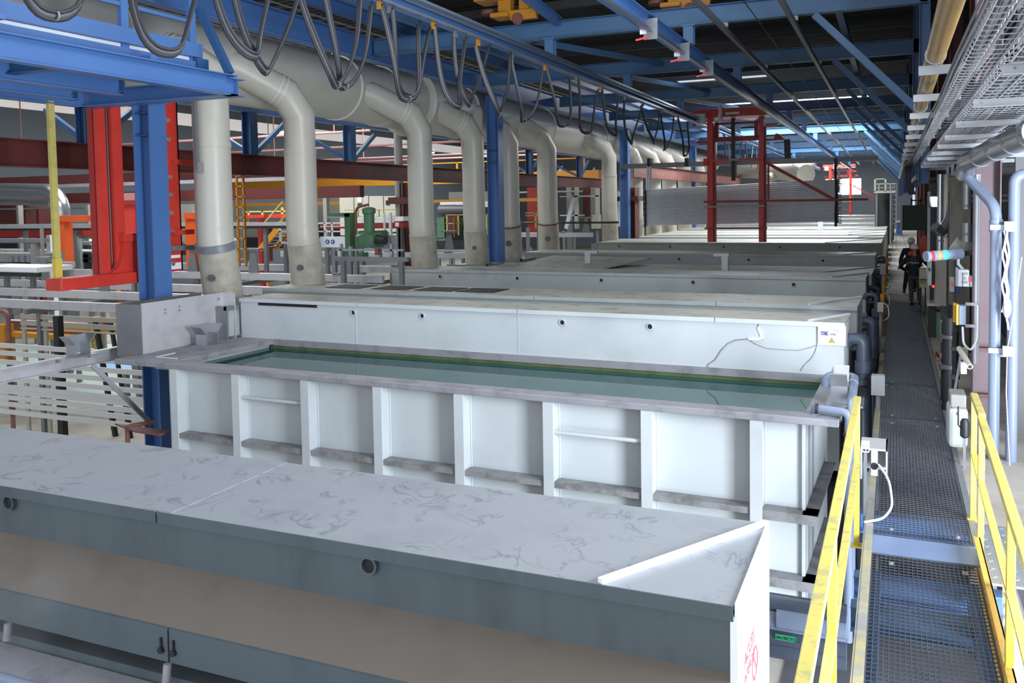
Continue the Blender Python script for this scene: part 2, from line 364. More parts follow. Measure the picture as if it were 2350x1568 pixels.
one(b.bar((1.2, 12, 8.42), (1.2, 100, 8.42), .15, .15), 'roof_purlin_frame', 'wall_dark', 'dark purlins joined in one frame right under the roof deck', 'frame')

# crane runway girder and its columns on the left
one(MB().ibeam((-12.5, 4, 7.16), (-12.5, 100, 7.16), .58, .3, .03, .018), 'runway_girder', 'blue_paint', 'deep blue runway girder along the fat beige duct', 'girder')
one(MB().ibeam((-12.2, 6, 7.85), (-12.2, 60, 7.85), .3, .2), 'upper_girder', 'blue_paint', 'shallow blue girder running just above the deep blue runway girder', 'girder')
colz = {12.2: 5.3, 27.4: 6.87}
cl = {12.2: 'blue steel column beside the left end of the open green bath', 27.4: 'blue steel column standing between two beige downpipes under the runway girder', 43.2: 'blue steel column just left of the red gantry', 59.6: 'blue steel column behind the red gantry'}
for y in (12.2, 27.4, 43.2, 59.6):
    cx_, yy_ = (-13.4, 12.86) if y == 12.2 else (-12.7, y)
    t = thing('steel_column', cl[y], 'column', (cx_, yy_, -2.6), 'blue runway columns')
    MB().ibeam((cx_, yy_, -2.6), (cx_, yy_, colz.get(y, 6.87)), .44, .42, .03, .02, (1, 0, 0)).build('shaft', 'blue_paint', t)
    MB().box(cx_-.28, cx_+.28, yy_-.28, yy_+.28, -2.6, -2.56).build('base_plate', 'blue_dark', t)
    for z in (4.55, 4.97): MB().box(cx_-.16, cx_+.16, yy_-.2, yy_+.2, z, z+.02).build('stiffener', 'blue_dark', t)

# ---------------------------------------------------------------- crane rails over the tanks
for x, z, lab, col in ((-7.5, 6.48, 'left crane rail, blue and bright steel, carrying the hanging black cables', 'blue_paint'), (-4.2, 6.42, 'right crane rail, blue, with bus-bar clips, ending at the red gantry', 'blue_paint')):
    t = thing('crane_rail', lab, 'rail', (x, 5, z))
    MB().ibeam((x, 6, z), (x, 100, z), .28, .2, .02, .014).build('beam', col, t)
    if x < -7: MB().chan((x+.1, 6, z+.02), (x+.1, 100, z+.02), .1, .08, .01).box(x+.1, x+.14, 6, 100, z-.16, z-.11).box(x+.1, x+.12, 6, 100, z+.1, z+.14).build('cable_track', 'rail_steel', t)
    else:
        MB().box(x+.04, x+.12, 6, 100, z-.19, z-.14).build('running_strip', 'rail_steel', t)
for i, (u, v) in enumerate(((1497, 65), (1572, 118), (1628, 155))):
    p = onX(u, v, -4.1)
    t = thing('bus_bar_bracket', 'small grey switch bracket with red tag under the right crane rail, %s from the camera' % ordn[i], 'bracket', p, 'switch brackets on the rail')
    MB().box(p.x-.16, p.x+.1, p.y-.02, p.y+.02, p.z-.2, p.z+.18).build('plate', 'galv_dull', t)
    MB().box(p.x-.22, p.x-.1, p.y-.06, p.y-.02, p.z-.1, p.z-.02).box(p.x-.22, p.x-.1, p.y-.06, p.y-.02, p.z+.04, p.z+.1).build('contact', 'box_white', t)
    MB().bar((p.x-.3, p.y-.05, p.z-.2), (p.x-.06, p.y-.05, p.z-.16), .03, .03).build('tag', 'led_red', t)

# ---------------------------------------------------------------- yellow trolleys at the top edge
def trolley(u, v, lab):
    p = onZ(u, v, 7.7)
    t = thing('hoist_trolley', lab, 'trolley', p, 'yellow trolleys under the roof')
    MB().box(p.x-.75, p.x+.1, p.y-.3, p.y+.3, p.z+.2, p.z+.9).build('end_carriage', 'crane_yellow', t, bevel=.01)
    MB().box(p.x-.2, p.x+.12, p.y-.12, p.y+.12, p.z-.15, p.z+.5).box(p.x-.35, p.x+.1, p.y-.25, p.y+.25, p.z-.2, p.z-.1).box(p.x+.1, p.x+.75, p.y-.1, p.y+.05, p.z-.28, p.z-.05).box(p.x+.35, p.x+.6, p.y-.15, p.y+.15, p.z-.05, p.z+.5).build('bracket', 'crane_yellow', t, bevel=.008)
    MB().lathe((p.x-.5, p.y, p.z-.02), (0, 0, 1), [(.17, -.05), (.19, 0), (.17, .05)], 20).build('wheel', 'rust_steel', t, True)
    MB().lathe((p.x+.3, p.y-.12, p.z-.27), (0, 1, 0), [(.12, -.04), (.14, 0), (.12, .04)], 20).build('wheel', 'rust_steel', t, True)
    return t
trolley(1165, 22, 'yellow crane end carriage with guide wheels, left of the top edge')
trolley(1555, -2, 'yellow crane end carriage half cut off by the top edge, right one')
for x0, x1 in ((-9.6, -8.2), (-6.4, -5.6)): pass
one(MB().ibeam(onZ(1180, -30, 7.4), onZ(1285, 52, 7.4), .2, .16), 'trolley_rail', 'blue_paint', 'short blue rail under the left yellow carriage', 'rail')

# ---------------------------------------------------------------- process tanks and extraction hoods
def hood(y0, y1, x0, x1, zt, zb, label, joints, holes, rz=0, lidm='hood_lid', side='plastic_white', detail=True, mitre=True, group='extraction hoods along the tanks'):
    t = thing('extraction_hood', label, 'hood', (x1, y0, zb), group)
    # casing open on top is covered by lids; walls are 20 mm sheets
    b = MB().box(x0, x1, y0, y0+.02, zb, zt-.02).box(x0, x1, y1-.02, y1, zb, zt-.02).box(x0, x0+.02, y0, y1, zb, zt-.02).box(x1-.02, x1, y0, y1, zb, zt-.02)
    b.build('casing', side, t)
    xs = [x0]+sorted(joints)+[x1]
    for i in range(len(xs)-1):
        MB().box(xs[i]+.006, xs[i+1]-.006, y0-.03, y1+.02, zt-.02, zt).build('lid', lidm, t)
        MB().box(xs[i]+.006, xs[i+1]-.006, y0-.036, y0-.03, zt-.07, zt-.001).box(xs[i]+.006, xs[i+1]-.006, y0-.03, y0-.022, zt-.07, zt-.02).build('lid_lip', side, t)
        if i: MB().box(xs[i]-.11, xs[i]+.11, y0-.02, y1+.02, zt, zt+.003).build('joint_strip', lidm, t)
    if mitre:
        b = MB().prof((x1-.55*(y1-y0), y0-.02, zt+.015), (x1-.02, y1, zt+.015), [(-.02, -.015), (.02, -.015), (.02, .015), (-.02, .015)]); b.build('mitre_strip', 'plastic_white', t)
    if detail:
        for hx in holes:
            pr_ = MB().ring((hx, y0, zt-.19), (0, -1, 0), .055, .042, .03, 20).build('port_ring', side, t, True)
            MB().lathe((hx, y0-.004, zt-.19), (0, -1, 0), [(.0, 0), (.043, 0), (.043, .004)], 20).build('port_opening', 'rubber', pr_)
    t.rotation_euler.z = rz
    return t
def tank(y0, y1, x0, x1, zr, label, water='water_green', rz=0, simple=True, zb=-2.3):
    t = thing('process_tank', label, 'tank', (x1, y0, zb), 'process baths in the line')
    b = MB(); r = .22
    if not simple: b.box(x0-.27, x1, y0, y0+.3, zr-.09, zr).box(x0-.27, x0+.95, y0+.3, y1, zr-.09, zr).box(x1-.42, x1, y0+.3, y1, zr-.09, zr).box(x0+.95, x1-.42, y1-.1, y1, zr-.09, zr)
    else: b.box(x0, x1, y0, y0+.2, zr-.1, zr).box(x0, x1, y1-.2, y1, zr-.1, zr).box(x0, x0+.2, y0+.2, y1-.2, zr-.1, zr).box(x1-.2, x1, y0+.2, y1-.2, zr-.1, zr)
    b.build('rim', 'rim_stone', t, bevel=.012)
    xa, xb = x0+.75, x1-.40
    MB().box(xa, xb, y0+.26, y0+.3, zb, zr-.09).box(xa, xb, y1-.04, y1, zb, zr-.09).box(xa, xa+.04, y0+.3, y1, zb, zr-.09).box(xb-.04, xb, y0+.3, y1, zb, zr-.09).box(xa, xb, y0+.3, y1, zb, zb+.05).build('shell', 'plastic_white', t)
    MB().box(xa+.04, xb-.04, y0+.3, y1-.04, zr-.2, zr-.17).build('bath_liquid', water, t)
    t.rotation_euler.z = rz
    return t

# the nearest hood: it faces the camera
t = hood(3.86, 4.89, -12.2, -.64, 1.3, .955, 'nearest hood, mottled grey lid and brown sloping skirt, across the bottom of the view', [-4.05, -8.2], [], lidm='hood_lid', side='hood_front_shaded', mitre=False)
for hx in (onY(851, 1295, 3.86).x, onY(27, 1153, 3.86).x):
    pr_ = MB().ring((hx, 3.86, onY(851, 1295, 3.86).z), (0, -1, 0), .052, .040, .03, 24).build('port_ring', 'hood_front_shaded', t, True)
    MB().lathe((hx, 3.855, onY(851, 1295, 3.86).z), (0, -1, 0), [(0, 0), (.041, 0), (.041, .004)], 24).build('port_opening', 'rubber', pr_)
MB().add([(-12.2, 3.86, .97), (-.66, 3.86, .97), (-.66, 3.54, .79), (-12.2, 3.54, .79), (-12.2, 3.86, .93), (-.66, 3.86, .93), (-.66, 3.54, .75), (-12.2, 3.54, .75)],
         [(0, 1, 2, 3), (4, 7, 6, 5), (0, 4, 5, 1), (1, 5, 6, 2), (2, 6, 7, 3), (3, 7, 4, 0)]).build('skirt', 'hood_skirt', t)
for xa, xb in ((-12.2, -3.68), (-3.665, -.66)): MB().box(xa, xb, 3.52, 3.54, .6, .79).build('skirt_apron', 'hood_front_shaded', t)
b = MB()
for dx in (-.05, .04): b.cyl((-3.672+dx, 3.5, .665), (-3.672+dx, 3.525, .665), .018, 10).box(-3.672+dx-.006, -3.672+dx+.006, 3.508, 3.518, .67, .735)
b.build('latch', 'black_part', t)
MB().prof((-1.27, 3.84, 1.312), (-.645, 4.88, 1.312), [(-.016, -.012), (.016, -.012), (.016, .012), (-.016, .012)]).build('mitre_strip', 'sign_white', t)
MB().box(-.64, -.628, 3.83, 4.9, .25, 1.312).box(-.66, -.64, 3.83, 3.86, .3, 1.25).build('end_plate', 'sign_white', t)
# notices on its end plate
def place_notice():
    s = thing('warning_notice', 'white safety notice with faded red lettering on the nearest hood end', 'sign', (-.628, 3.9, .35))
    X = -.6275; y = lambda a: 3.9+a*.85; z = lambda a: .42+a*.75
    MB().box(-.628, -.624, 3.9, 4.8, .38, 1.2).build('sheet', 'sign_white', s)
    xs = -.6235
    text_mesh('ACCES', .1, 'ink_red', (xs, 3.99, .93), (0, 1, 0), (0, 0, 1), s, 'lettering')
    text_mesh('INTERDIT', .07, 'ink_red', (xs, 3.99, .85), (0, 1, 0), (0, 0, 1), s, 'lettering')
    MB().ring((xs, 4.32, .8), (1, 0, 0), .085, .068, .003, 28).bar((xs+.0015, 4.265, .855), (xs+.0015, 4.375, .745), .003, .016, (0, 1, 1)).build('prohibition_mark', 'ink_red', s)
    MB().poly([(xs, 4.02, .62), (xs, 4.2, .62), (xs, 4.11, .77)], (.002, 0, 0)).build('warning_triangle', 'ink_black', s)
    MB().poly([(xs+.002, 4.045, .633), (xs+.002, 4.175, .633), (xs+.002, 4.11, .745)], (.002, 0, 0)).build('warning_triangle_fill', 'ink_yellow', s)
    MB().box(xs, xs+.002, 4.42, 4.74, .5, .86).build('text_panel', 'ink_pink', s)
    b = MB()
    for k in range(5): b.box(xs+.002, xs+.004, 4.45, 4.71-.03*(k % 2), .55+.06*k, .575+.06*k)
    b.build('text_line', 'sign_white', s)
    MB().poly([(xs, 4.03, .42), (xs, 4.19, .42), (xs, 4.11, .56)], (.002, 0, 0)).build('warning_triangle', 'ink_yellow', s)
place_notice()
one(MB().box(-.628, -.56, 4.5, 4.62, .18, .32), 'switch_box', 'pvc_grey', 'small grey switch at the foot of the white warning notice', 'switch')
# its open bath in the bottom left corner
t = thing('process_tank', 'nearest bath, frosted pale surface, in the bottom left corner', 'tank', (-1, 1, -2.3), 'process baths in the line')
MB().box(-12.2, -.7, 3.55, 4.85, -2.3, .5).build('back_wall', 'hood_front_shaded', t)
MB().box(-12.2, -.7, 3.28, 3.55, .36, .45).build('rim', 'rim_stone', t, bevel=.02)
MB().tube([(-12.2, 3.27, .43), (-.9, 3.27, .43)], .03, 10).build('edge_pipe', 'pvc_light', t, True)
MB().box(-12.2, -.9, .8, 3.28, .28, .30).build('bath_liquid', 'water_pale', t)
MB().box(-12.2, -.8, .5, .8, -2.3, .45).build('front_wall', 'plastic_grey', t)
for x in (-3.67, -4.95, -2.3): MB().cyl((x, 3.49, .5), (x, 3.505, .6), .022, 12).build('skirt_stop', 'rim_stone', t)

# A90: the open green bath in the middle
zr, yf = .5, 10.75
t = tank(yf, 13.62, -12.35, -.58, zr, 'open bath of green liquid with white ribbed side, in the middle of the view', 'water_green', 0, False)
t.rotation_euler.z = -.03
ribs = [(404, 905), (549, 905), (711, 915), (880, 930), (1068, 945), (1273, 960), (1497, 975), (1744, 1000)]
rx = [onY(u, v, yf+.4).x for u, v in ribs]
for x in rx:
    MB().box(x-.075, x+.075, yf+.02, yf+.035, -2.3, zr-.09).box(x+.045, x+.065, yf+.035, yf+.27, -2.3, zr-.09).build('rib', 'plastic_white', t)
    MB().tube([(x+.075, yf+.255, -2.2), (x+.075, yf+.255, zr-.1)], .012, 6).build('weld_seam', 'plastic_white', t)
for zl in (-.72, -1.55):
    for i in range(len(rx)-1):
        MB().box(rx[i]+.065, rx[i+1]-.075, yf+.06, yf+.27, zl, zl+.02).box(rx[i]+.065, rx[i+1]-.075, yf+.05, yf+.06, zl-.06, zl+.02).build('ledge', 'steel_ledge', t)
    MB().box(rx[-1]+.065, -.82, yf+.04, yf+.3, zl, zl+.02).box(rx[-1]+.065, -.82, yf+.03, yf+.04, zl-.1, zl+.02).box(-1.0, -.82, yf+.04, yf+2.4, zl, zl+.02).build('ledge', 'steel_ledge', t)
for i, z in ((1, .02), (5, -.02)): MB().tube([(rx[i]+.06, yf+.1, z), (rx[i+1]-.07, yf+.1, z)], .03, 12).build('tie_rod', 'plastic_white', t, True)
MB().box(-1.02, -.98, yf+.2, yf+.3, -2.3, zr-.09).build('corner_post', 'plastic_white', t)
MB().box(-11.5, -1.02, 13.49, 13.51, zr-.18, zr-.11).build('algae_band', 'algae', t)
MB().box(-11.4, -1.02, 13.46, 13.5, zr-.11, zr+.01).build('back_rim', 'rim_stone', t)
MB().poly([(-13.0, yf+.28, -.78), (-12.2, yf+.02, -.78), (-11.6, yf+.02, -.78), (-11.6, yf+.28, -.78)], (0, 0, .03)).build('end_ledge', 'rust_steel', t)
h = hood(13.47, 14.40, -12.2, -.64, 1.3, .45, 'tall white hood standing behind the open green bath, with the confined space sign', [-2.55, -5.95, -9.3], [onY(u, v, 13.55).x for u, v in ((795, 708), (958, 717), (1287, 733), (1491, 742))], -.035, 'hood_lid_stained')
MB().box(-9.36, -9.34, 13.462, 13.47, .46, 1.25).box(-5.96, -5.945, 13.462, 13.47, .46, 1.25).build('weld_seam', 'plastic_white', h)
# cracks and their grey filler lines in the hood front
cr1 = [(1741, 738), (1738, 752), (1745, 768), (1747, 776), (1738, 781), (1716, 779), (1685, 782), (1668, 790), (1652, 806), (1638, 828), (1622, 838), (1620, 848)]
cr2 = [(1716, 781), (1735, 792), (1758, 800), (1790, 803), (1830, 805), (1860, 798), (1875, 792), (1870, 808), (1862, 822), (1845, 838), (1836, 852)]
b = MB()
for cr_, w in ((cr1, .008), (cr2, .005)):
    pts = [onY(u, v, 13.462) for u, v in cr_]; b.tube(pts, w, 5)
b.build('crack', 'steel_ledge', h)
b = MB(); b.tube([onY(u, v, 13.463) for u, v in cr1[1:6]], .022, 6); b.build('repair_weld', 'sign_white', h)
for xa, xb in ((onY(700, 689, 13.44).x, onY(560, 684, 13.44).x),): MB().box(xb, xa, 13.452, 13.46, 1.17, 1.23).build('lid_gap', 'rubber', h)
# confined space sign
def sign_a90():
    p = [onY(u, v, 13.44) for u, v in ((1877, 747), (1942, 749), (1877, 791))]
    x0, x1, z1, z0 = p[0].x, p[1].x-.005, p[0].z, p[2].z; w, hh = x1-x0, z1-z0; Y = 13.435
    s = thing('confined_space_sign', 'white sign reading ESPACE CONFINE EC N° A90, on the tall white hood', 'sign', ((x0+x1)/2, Y, z0))
    MB().box(x0, x1, Y, Y+.006, z0, z1).build('board', 'sign_white', s)
    X = lambda a: x0+a*w
    Z = lambda a: z1-a*hh
    e = Y-.0015; R, U = (1, 0, 0), (0, 0, 1)
    text_mesh('ESPACE CONFINE', hh*.085, 'ink_grey', (X(.28), e, Z(.27)), R, U, s)
    lf_ = MB().box(X(.1), X(.37), e, e+.002, Z(.50), Z(.31)).build('label_field', 'ink_violet', s)
    text_mesh('EC N°', hh*.17, 'sign_white', (X(.115), e-.001, Z(.47)), R, U, lf_, wide=1.05)
    nf_ = MB().box(X(.41), X(.63), e, e+.001, Z(.53), Z(.32)).build('number_frame', 'ink_grey', s)
    MB().box(X(.416), X(.624), e-.001, e+.001, Z(.52), Z(.33)).build('number_field', 'sign_white', nf_)
    text_mesh('A90', hh*.17, 'ink_black', (X(.43), e-.002, Z(.49)), R, U, nf_, wide=1.05)
    tri = lambda k, yy: MB().poly([(X(.5)-w*.115*k, yy, Z(.90)+.004/k), (X(.5)+w*.115*k, yy, Z(.90)+.004/k), (X(.5), yy, Z(.90)+hh*.29*k)], (0, .001, 0))
    tri(1, e).build('warning_triangle', 'ink_black', s); 
    MB().poly([(X(.5)-w*.09, e-.001, Z(.885)), (X(.5)+w*.09, e-.001, Z(.885)), (X(.5), e-.001, Z(.655))], (0, .001, 0)).build('warning_triangle_fill', 'ink_yellow', s)
    MB().box(X(.492), X(.508), e-.002, e, Z(.83), Z(.73)).box(X(.492), X(.508), e-.002, e, Z(.875), Z(.85)).build('exclamation_mark', 'ink_black', s)
    s.rotation_euler.z = -.035
sign_a90()
one(MB().box(-.64, -.632, 13.6, 14.3, 1.0, 1.22).box(-.64, -.632, 13.75, 14.2, .6, .75), 'end_notice', 'ink_pink', 'faded pink notice on the right end of the tall white hood', 'sign')

# the bent sheet guard, guide funnel and strainer on the left end of the green bath
t = thing('sheet_guard', 'white bent sheet guard at the left end of the open green bath', 'guard', (-12.8, 12.5, .5))
MB().box(-12.52, -12.5, 11.65, 13.75, .5, 1.42).box(-12.52, -12.2, 13.73, 13.75, .5, 1.42).build('side_sheet', 'aluminium', t)
MB().box(-13.1, -12.5, 11.62, 11.65, .42, 1.40).build('end_sheet', 'galv_dull', t)
MB().box(-13.1, -13.08, 11.65, 13.75, .5, 1.4).build('back_sheet', 'galv_dull', t)
b = MB()
for yy, zz in ((12.2, 1.25), (12.2, 1.18), (12.55, 1.27), (12.55, 1.2), (13.6, 1.3), (13.6, .9), (13.6, .6)): b.cyl((-12.5, yy, zz), (-12.485, yy, zz), .022, 8)
b.build('bolt', 'steel_ledge', t)
def funnel(x, y, z, sc, lab, m='galvanised', w=.5, grp='bar guide funnels'):
    t = thing('guide_funnel', lab, 'guide', (x, y, z), grp)
    for s in (-1, 1):
        MB().poly([(x, y+s*.16*sc, z), (x, y+s*.16*sc, z+.2*sc), (x, y+s*.3*sc, z+.36*sc), (x, y+s*.28*sc, z+.37*sc), (x, y+s*.14*sc, z+.21*sc), (x, y+s*.14*sc, z)], (w*.5*sc, 0, 0)).build('cheek', m, t)
    MB().add([(x, y-.16*sc, z+.02), (x, y+.16*sc, z+.02), (x, y+.16*sc, z+.2*sc), (x, y+.28*sc, z+.36*sc), (x, y-.28*sc, z+.36*sc), (x, y-.16*sc, z+.2*sc)], [(0, 1, 2, 3, 4, 5)]).build('back_sheet', m, t)
    MB().box(x-.05*sc, x+.35*sc, y-.25*sc, y+.25*sc, z-.02, z).build('foot', m, t)
    return t
funnel(-12.25, 12.85, .52, 1.0, 'galvanised guide funnel on the left rim of the green bath')
t = thing('strainer_box', 'white perforated strainer at the left end of the green liquid', 'strainer', (-11.75, 11.6, .4))
MB().box(-12.0, -11.5, 11.45, 11.47, .3, .52).box(-12.0, -11.98, 11.47, 11.9, .3, .52).build('sheet', 'plastic_white', t)
b = MB()
for i in range(13):
    for j in range(5): b.cyl((-11.96+.035*i, 11.449, .33+.038*j), (-11.96+.035*i, 11.446, .33+.038*j), .010, 6)
b.build('perforation', 'black_part', t)

# hoods farther down the line, front edge then back edge read along their right ends
rest = [  # y0, y1, x0, x1, zt, zb, label
 (15.76, 17.2, -13.4, -.55, 1.28, .7, 'second white hood back, just behind the sign hood, four open hatches at its left'),
 (21.34, 22.7, -13.4, -.57, 1.3, .25, 'grey-blue hood with row of small ports, fourth from the camera'),
 (24.6, 27.2, -12.9, -.52, 1.12, .6, 'low hood with cream lids and a raised stained lid, fifth from the camera'),
 (30.06, 31.8, -12.9, -.53, 1.3, .7, 'hood with thin pale lid and dark front, sixth from the camera'),
 (38.45, 42.4, -12.7, -.46, 1.3, .1, 'dark green-grey hood fronting the feet of the red gantry'),
 (44.2, 46.2, -12.7, -.43, 1.3, .7, 'hood with pale lid, second one behind the red gantry feet'),
 (47.4, 50.6, -12.7, -.40, 1.3, .7, 'hood with pale lid, third one behind the red gantry feet'),
 (51.2, 54.6, -12.7, -.39, 1.3, .7, 'hood with pale lid, fourth one behind the red gantry feet'),
 (55.6, 60.0, -12.7, -.39, 1.35, .7, 'hood with pale lid, fifth one behind the red gantry feet'),
 (67.0, 70.5, -12.7, -.37, 1.35, .2, 'far hood with green-grey front, under the right end of the tube bundle'),
 (82.5, 86.5, -12.7, -.36, 1.35, .4, 'far hood with grey front, second from the hall end'),
 (98.0, 104, -12.7, -.3, 1.4, .4, 'farthest hood, pale line at the hall end')]
for i, (y0, y1, x0, x1, zt, zb, lab) in enumerate(rest):
    hl = [x1-1.6-2.4*k for k in range(5)] if i < 5 else []
    js = [x1-2.4, x1-6.0, x1-9.2] if i < 4 else [x1-4.5]
    zb = zb if i < 4 else -2.6
    hd = hood(y0, y1, x0, x1, zt, zb, lab, js, hl, -.02 if i < 4 else -.01, 'hood_lid_stained', 'plastic_grey' if i != 4 else 'cabinet', i < 5)
    if i == 0:
        for k, u in enumerate((820, 922, 1018, 1108)):
            p = onZ(u, 654+3.5*k, 1.3); MB().box(p.x-.45, p.x+.45, 16.1, 16.9, 1.275, 1.292).build('hatch_opening', 'rubber', hd)
    if i == 2:
        MB().add([(-11.2, 24.6, 1.12), (-8.0, 24.6, 1.12), (-7.2, 27.1, 1.3), (-10.6, 27.1, 1.35), (-11.2, 24.6, 1.15), (-8.0, 24.6, 1.15), (-7.2, 27.1, 1.33), (-10.6, 27.1, 1.38)],
                 [(0, 3, 2, 1), (4, 5, 6, 7), (0, 1, 5, 4), (1, 2, 6, 5), (2, 3, 7, 6), (3, 0, 4, 7)]).build('raised_lid', 'hood_lid_stained', hd)
    if 0 < i < 5:
        tank(max(y0-(3.2 if i > 1 else 3.5), rest[i-1][1]+.2), y0-.12, x0+.75, x1, .5, 'bath in front of the %s' % lab.split(',')[0], 'water_green' if i % 2 else 'water_pale', -.01)
# T-shaped grab handles on lids
for u, v, zt, lab in ((1350, 612, 1.12, 'white T-shaped post standing on the hood lids, left one'), (1664, 622, 1.12, 'white T-shaped post standing on the hood lids, right one'), (1883, 528, 1.35, 'small pale T-shaped post on a far hood near the tube bundle')):
    p = onZ(u, v, zt)
    t = thing('lid_post', lab, 'post', p)
    k = 1 if v > 560 else 1.6
    MB().box(p.x-.09*k, p.x+.09*k, p.y-.06, p.y+.06, p.z, p.z+.42*k).build('upright', 'plastic_white', t)
    MB().box(p.x-(.32 if 'left' not in lab else .12)*k, p.x+(.32 if 'left' in lab else .12)*k, p.y-.08, p.y+.08, p.z+.42*k, p.z+.5*k).build('crossbar', 'plastic_white', t)

# ---------------------------------------------------------------- ductwork
MX, MZ, MR = -14.4, 6.45, .877
t = thing('main_duct', 'fat beige exhaust duct running the length of the tank line', 'duct', (MX, 40, MZ))
MB().tube([(MX, 6, MZ), (MX, 22.7, MZ)], MR, 48).build('duct_run', 'duct', t, True)
MB().tube([(MX, 22.6, MZ), (MX, 74, MZ-.05)], MR+.04, 48).build('duct_run', 'duct', t, True)
MB().lathe((MX, 24.3, MZ), (0, 1, 0), [(.95, 0), (1.1, .1), (1.1, .95), (.95, 1.05)], 40).build('expansion_sleeve', 'duct', t, True)
for y, r in ((12.7, .89), (20.5, .895), (27.8, .94), (35.4, .94), (42.8, .94), (50.8, .94)):
    MB().ring((MX, y, MZ), (0, 1, 0), r+.012, r-.04, .06, 48).build('seam_band', 'duct_seam', t, True)
MB().ring((MX, 10.1, MZ), (0, 1, 0), .98, .84, .3, 40).build('flange', 'duct', t, True)
dl = [(14.6, -12.95, .385, 'nearest beige downpipe, beside the blue column, with a grey hose clamp'), (17.6, -12.95, .385, 'second beige downpipe from the left, elbow entering the fat duct'), (23.2, -12.8, .385, 'third beige downpipe from the left, dark pinholes near its foot'),
      (26.95, -12.85, .385, 'fourth beige downpipe, just left of the far blue column'), (30.1, -12.95, .42, 'fifth beige downpipe, just right of the far blue column, with brown band at foot'), (34.25, -13.0, .42, 'sixth beige downpipe, with brown band and round plug'),
      (42.3, -12.8, .385, 'slim beige downpipe left of the brown column'), (47.2, -12.8, .4, 'beige downpipe right behind the brown column'), (51.5, -12.9, .45, 'beige downpipe above the left end of the tube bundle, first behind brown column'), (55.5, -12.9, .45, 'beige downpipe second behind the brown column'), (60, -12.9, .45, 'beige downpipe third behind the brown column'), (65, -12.9, .45, 'beige downpipe fourth behind the brown column')]
for i, (y, x, r, lab) in enumerate(dl):
    t = thing('downpipe', lab, 'duct', (x, y, 1.2), 'beige downpipes from the fat duct')
    ye, tilt = y, .12
    zk = 2.35                               # where the foot kinks towards the hood
    dx = .45 if i < 7 else .3
    k = .966; xv, yv, r = x, y*k-.05, r*k; zs = lambda z: 3.1+(z-3.1)*k
    fa = V(xv+.02, yv, zs(zk)); fe = V(xv-.05, yv+.27, 1.15); fd = (fe-fa).normalized()
    MB().tube([(xv, yv, zs(2.62)), (xv, yv, zs(4.55))], r, 28).build('pipe', 'duct', t, True)
    MB().tube([fe, fa+fd*.08], [r+.03, r+.02], 28).build('foot_sleeve', 'duct_dirty', t, True)
    MB().tube([fa+fd*.12, fa-fd*.1, (xv, yv, zs(2.7))], r, 28).build('foot_bend', 'duct', t, True)
    el = [(xv, yv, zs(4.5)), (xv, yv, 5.3), (xv-.12, yv-.35, 5.78), (MX+.75, yv-1.25, 6.28), (MX+.3, yv-1.75, MZ)]
    if i == 0: el = [(xv, yv, zs(4.5)), (xv, yv, 5.9), (xv-.5, yv-.3, 6.3), (MX+.3, yv-.6, MZ)]
    MB().tube(el, r-.01, 28).build('elbow', 'duct', t, True)
    e2, e3 = V(*el[2]), V(*el[3]); dd = (e3-e2).normalized()
    for q_ in (.1, .22): MB().ring(e2+dd*q_, dd, r+.006, r-.03, .02, 28).build('joint_ring', 'duct_seam', t, True)
    MB().ring((xv, yv, zs(4.42)), (0, 0, 1), r+.012, r-.02, .1, 28).build('sleeve_joint', 'duct', t, True); MB().ring((xv, yv, 3.1), (0, 0, 1), r+.006, r-.02, .04, 28).build('sleeve_joint', 'duct', t, True)
    if i == 0: MB().lathe(fa+fd*.02, fd, [(r+.02, -.08), (r+.05, -.07), (r+.05, .07), (r+.02, .08)], 28).build('hose_clamp', 'clamp_grey', t, True)
    if i in (4, 5): MB().lathe(fa+fd*.03, fd, [(r+.02, -.03), (r+.04, -.02), (r+.04, .02), (r+.02, .03)], 28).build('brown_band', 'rust_steel', t, True)
    if i in (0, 1, 3, 4, 5): pp = fa.lerp(fe, .55); MB().cyl((pp.x+.12, pp.y-r-.0, pp.z), (pp.x+.14, pp.y-r-.07, pp.z), .07 if i < 4 else .11, 14).build('plug', 'cable_grey', t, True)
    # angled take-off box down to the hood end
    if i < 7:
        MB().poly([(x-.75, yv+.7, .55), (x+.7, yv+.7, .55), (x+.7, yv+.7, 1.12), (x-.75, yv+.7, 1.12)], (0, -1.2, 0)).build('take_off_box', 'plastic_grey', t)
        b = MB(); 
        b.box(x-.78, x+.73, yv-.55, yv-.5, .5, 1.16).box(x+.66, x+.74, yv-.55, yv+.72, 1.08, 1.16); b.build('box_flange', 'galv_dull', t)
        MB().box(x-.7, x-.6, yv+.5, yv+.6, -2.6, .55).build('support_leg', 'galv_dull', t); MB().box(x-.7, x-.6, yv-.4, yv-.3, -2.6, .55).build('support_leg', 'galv_dull', t)

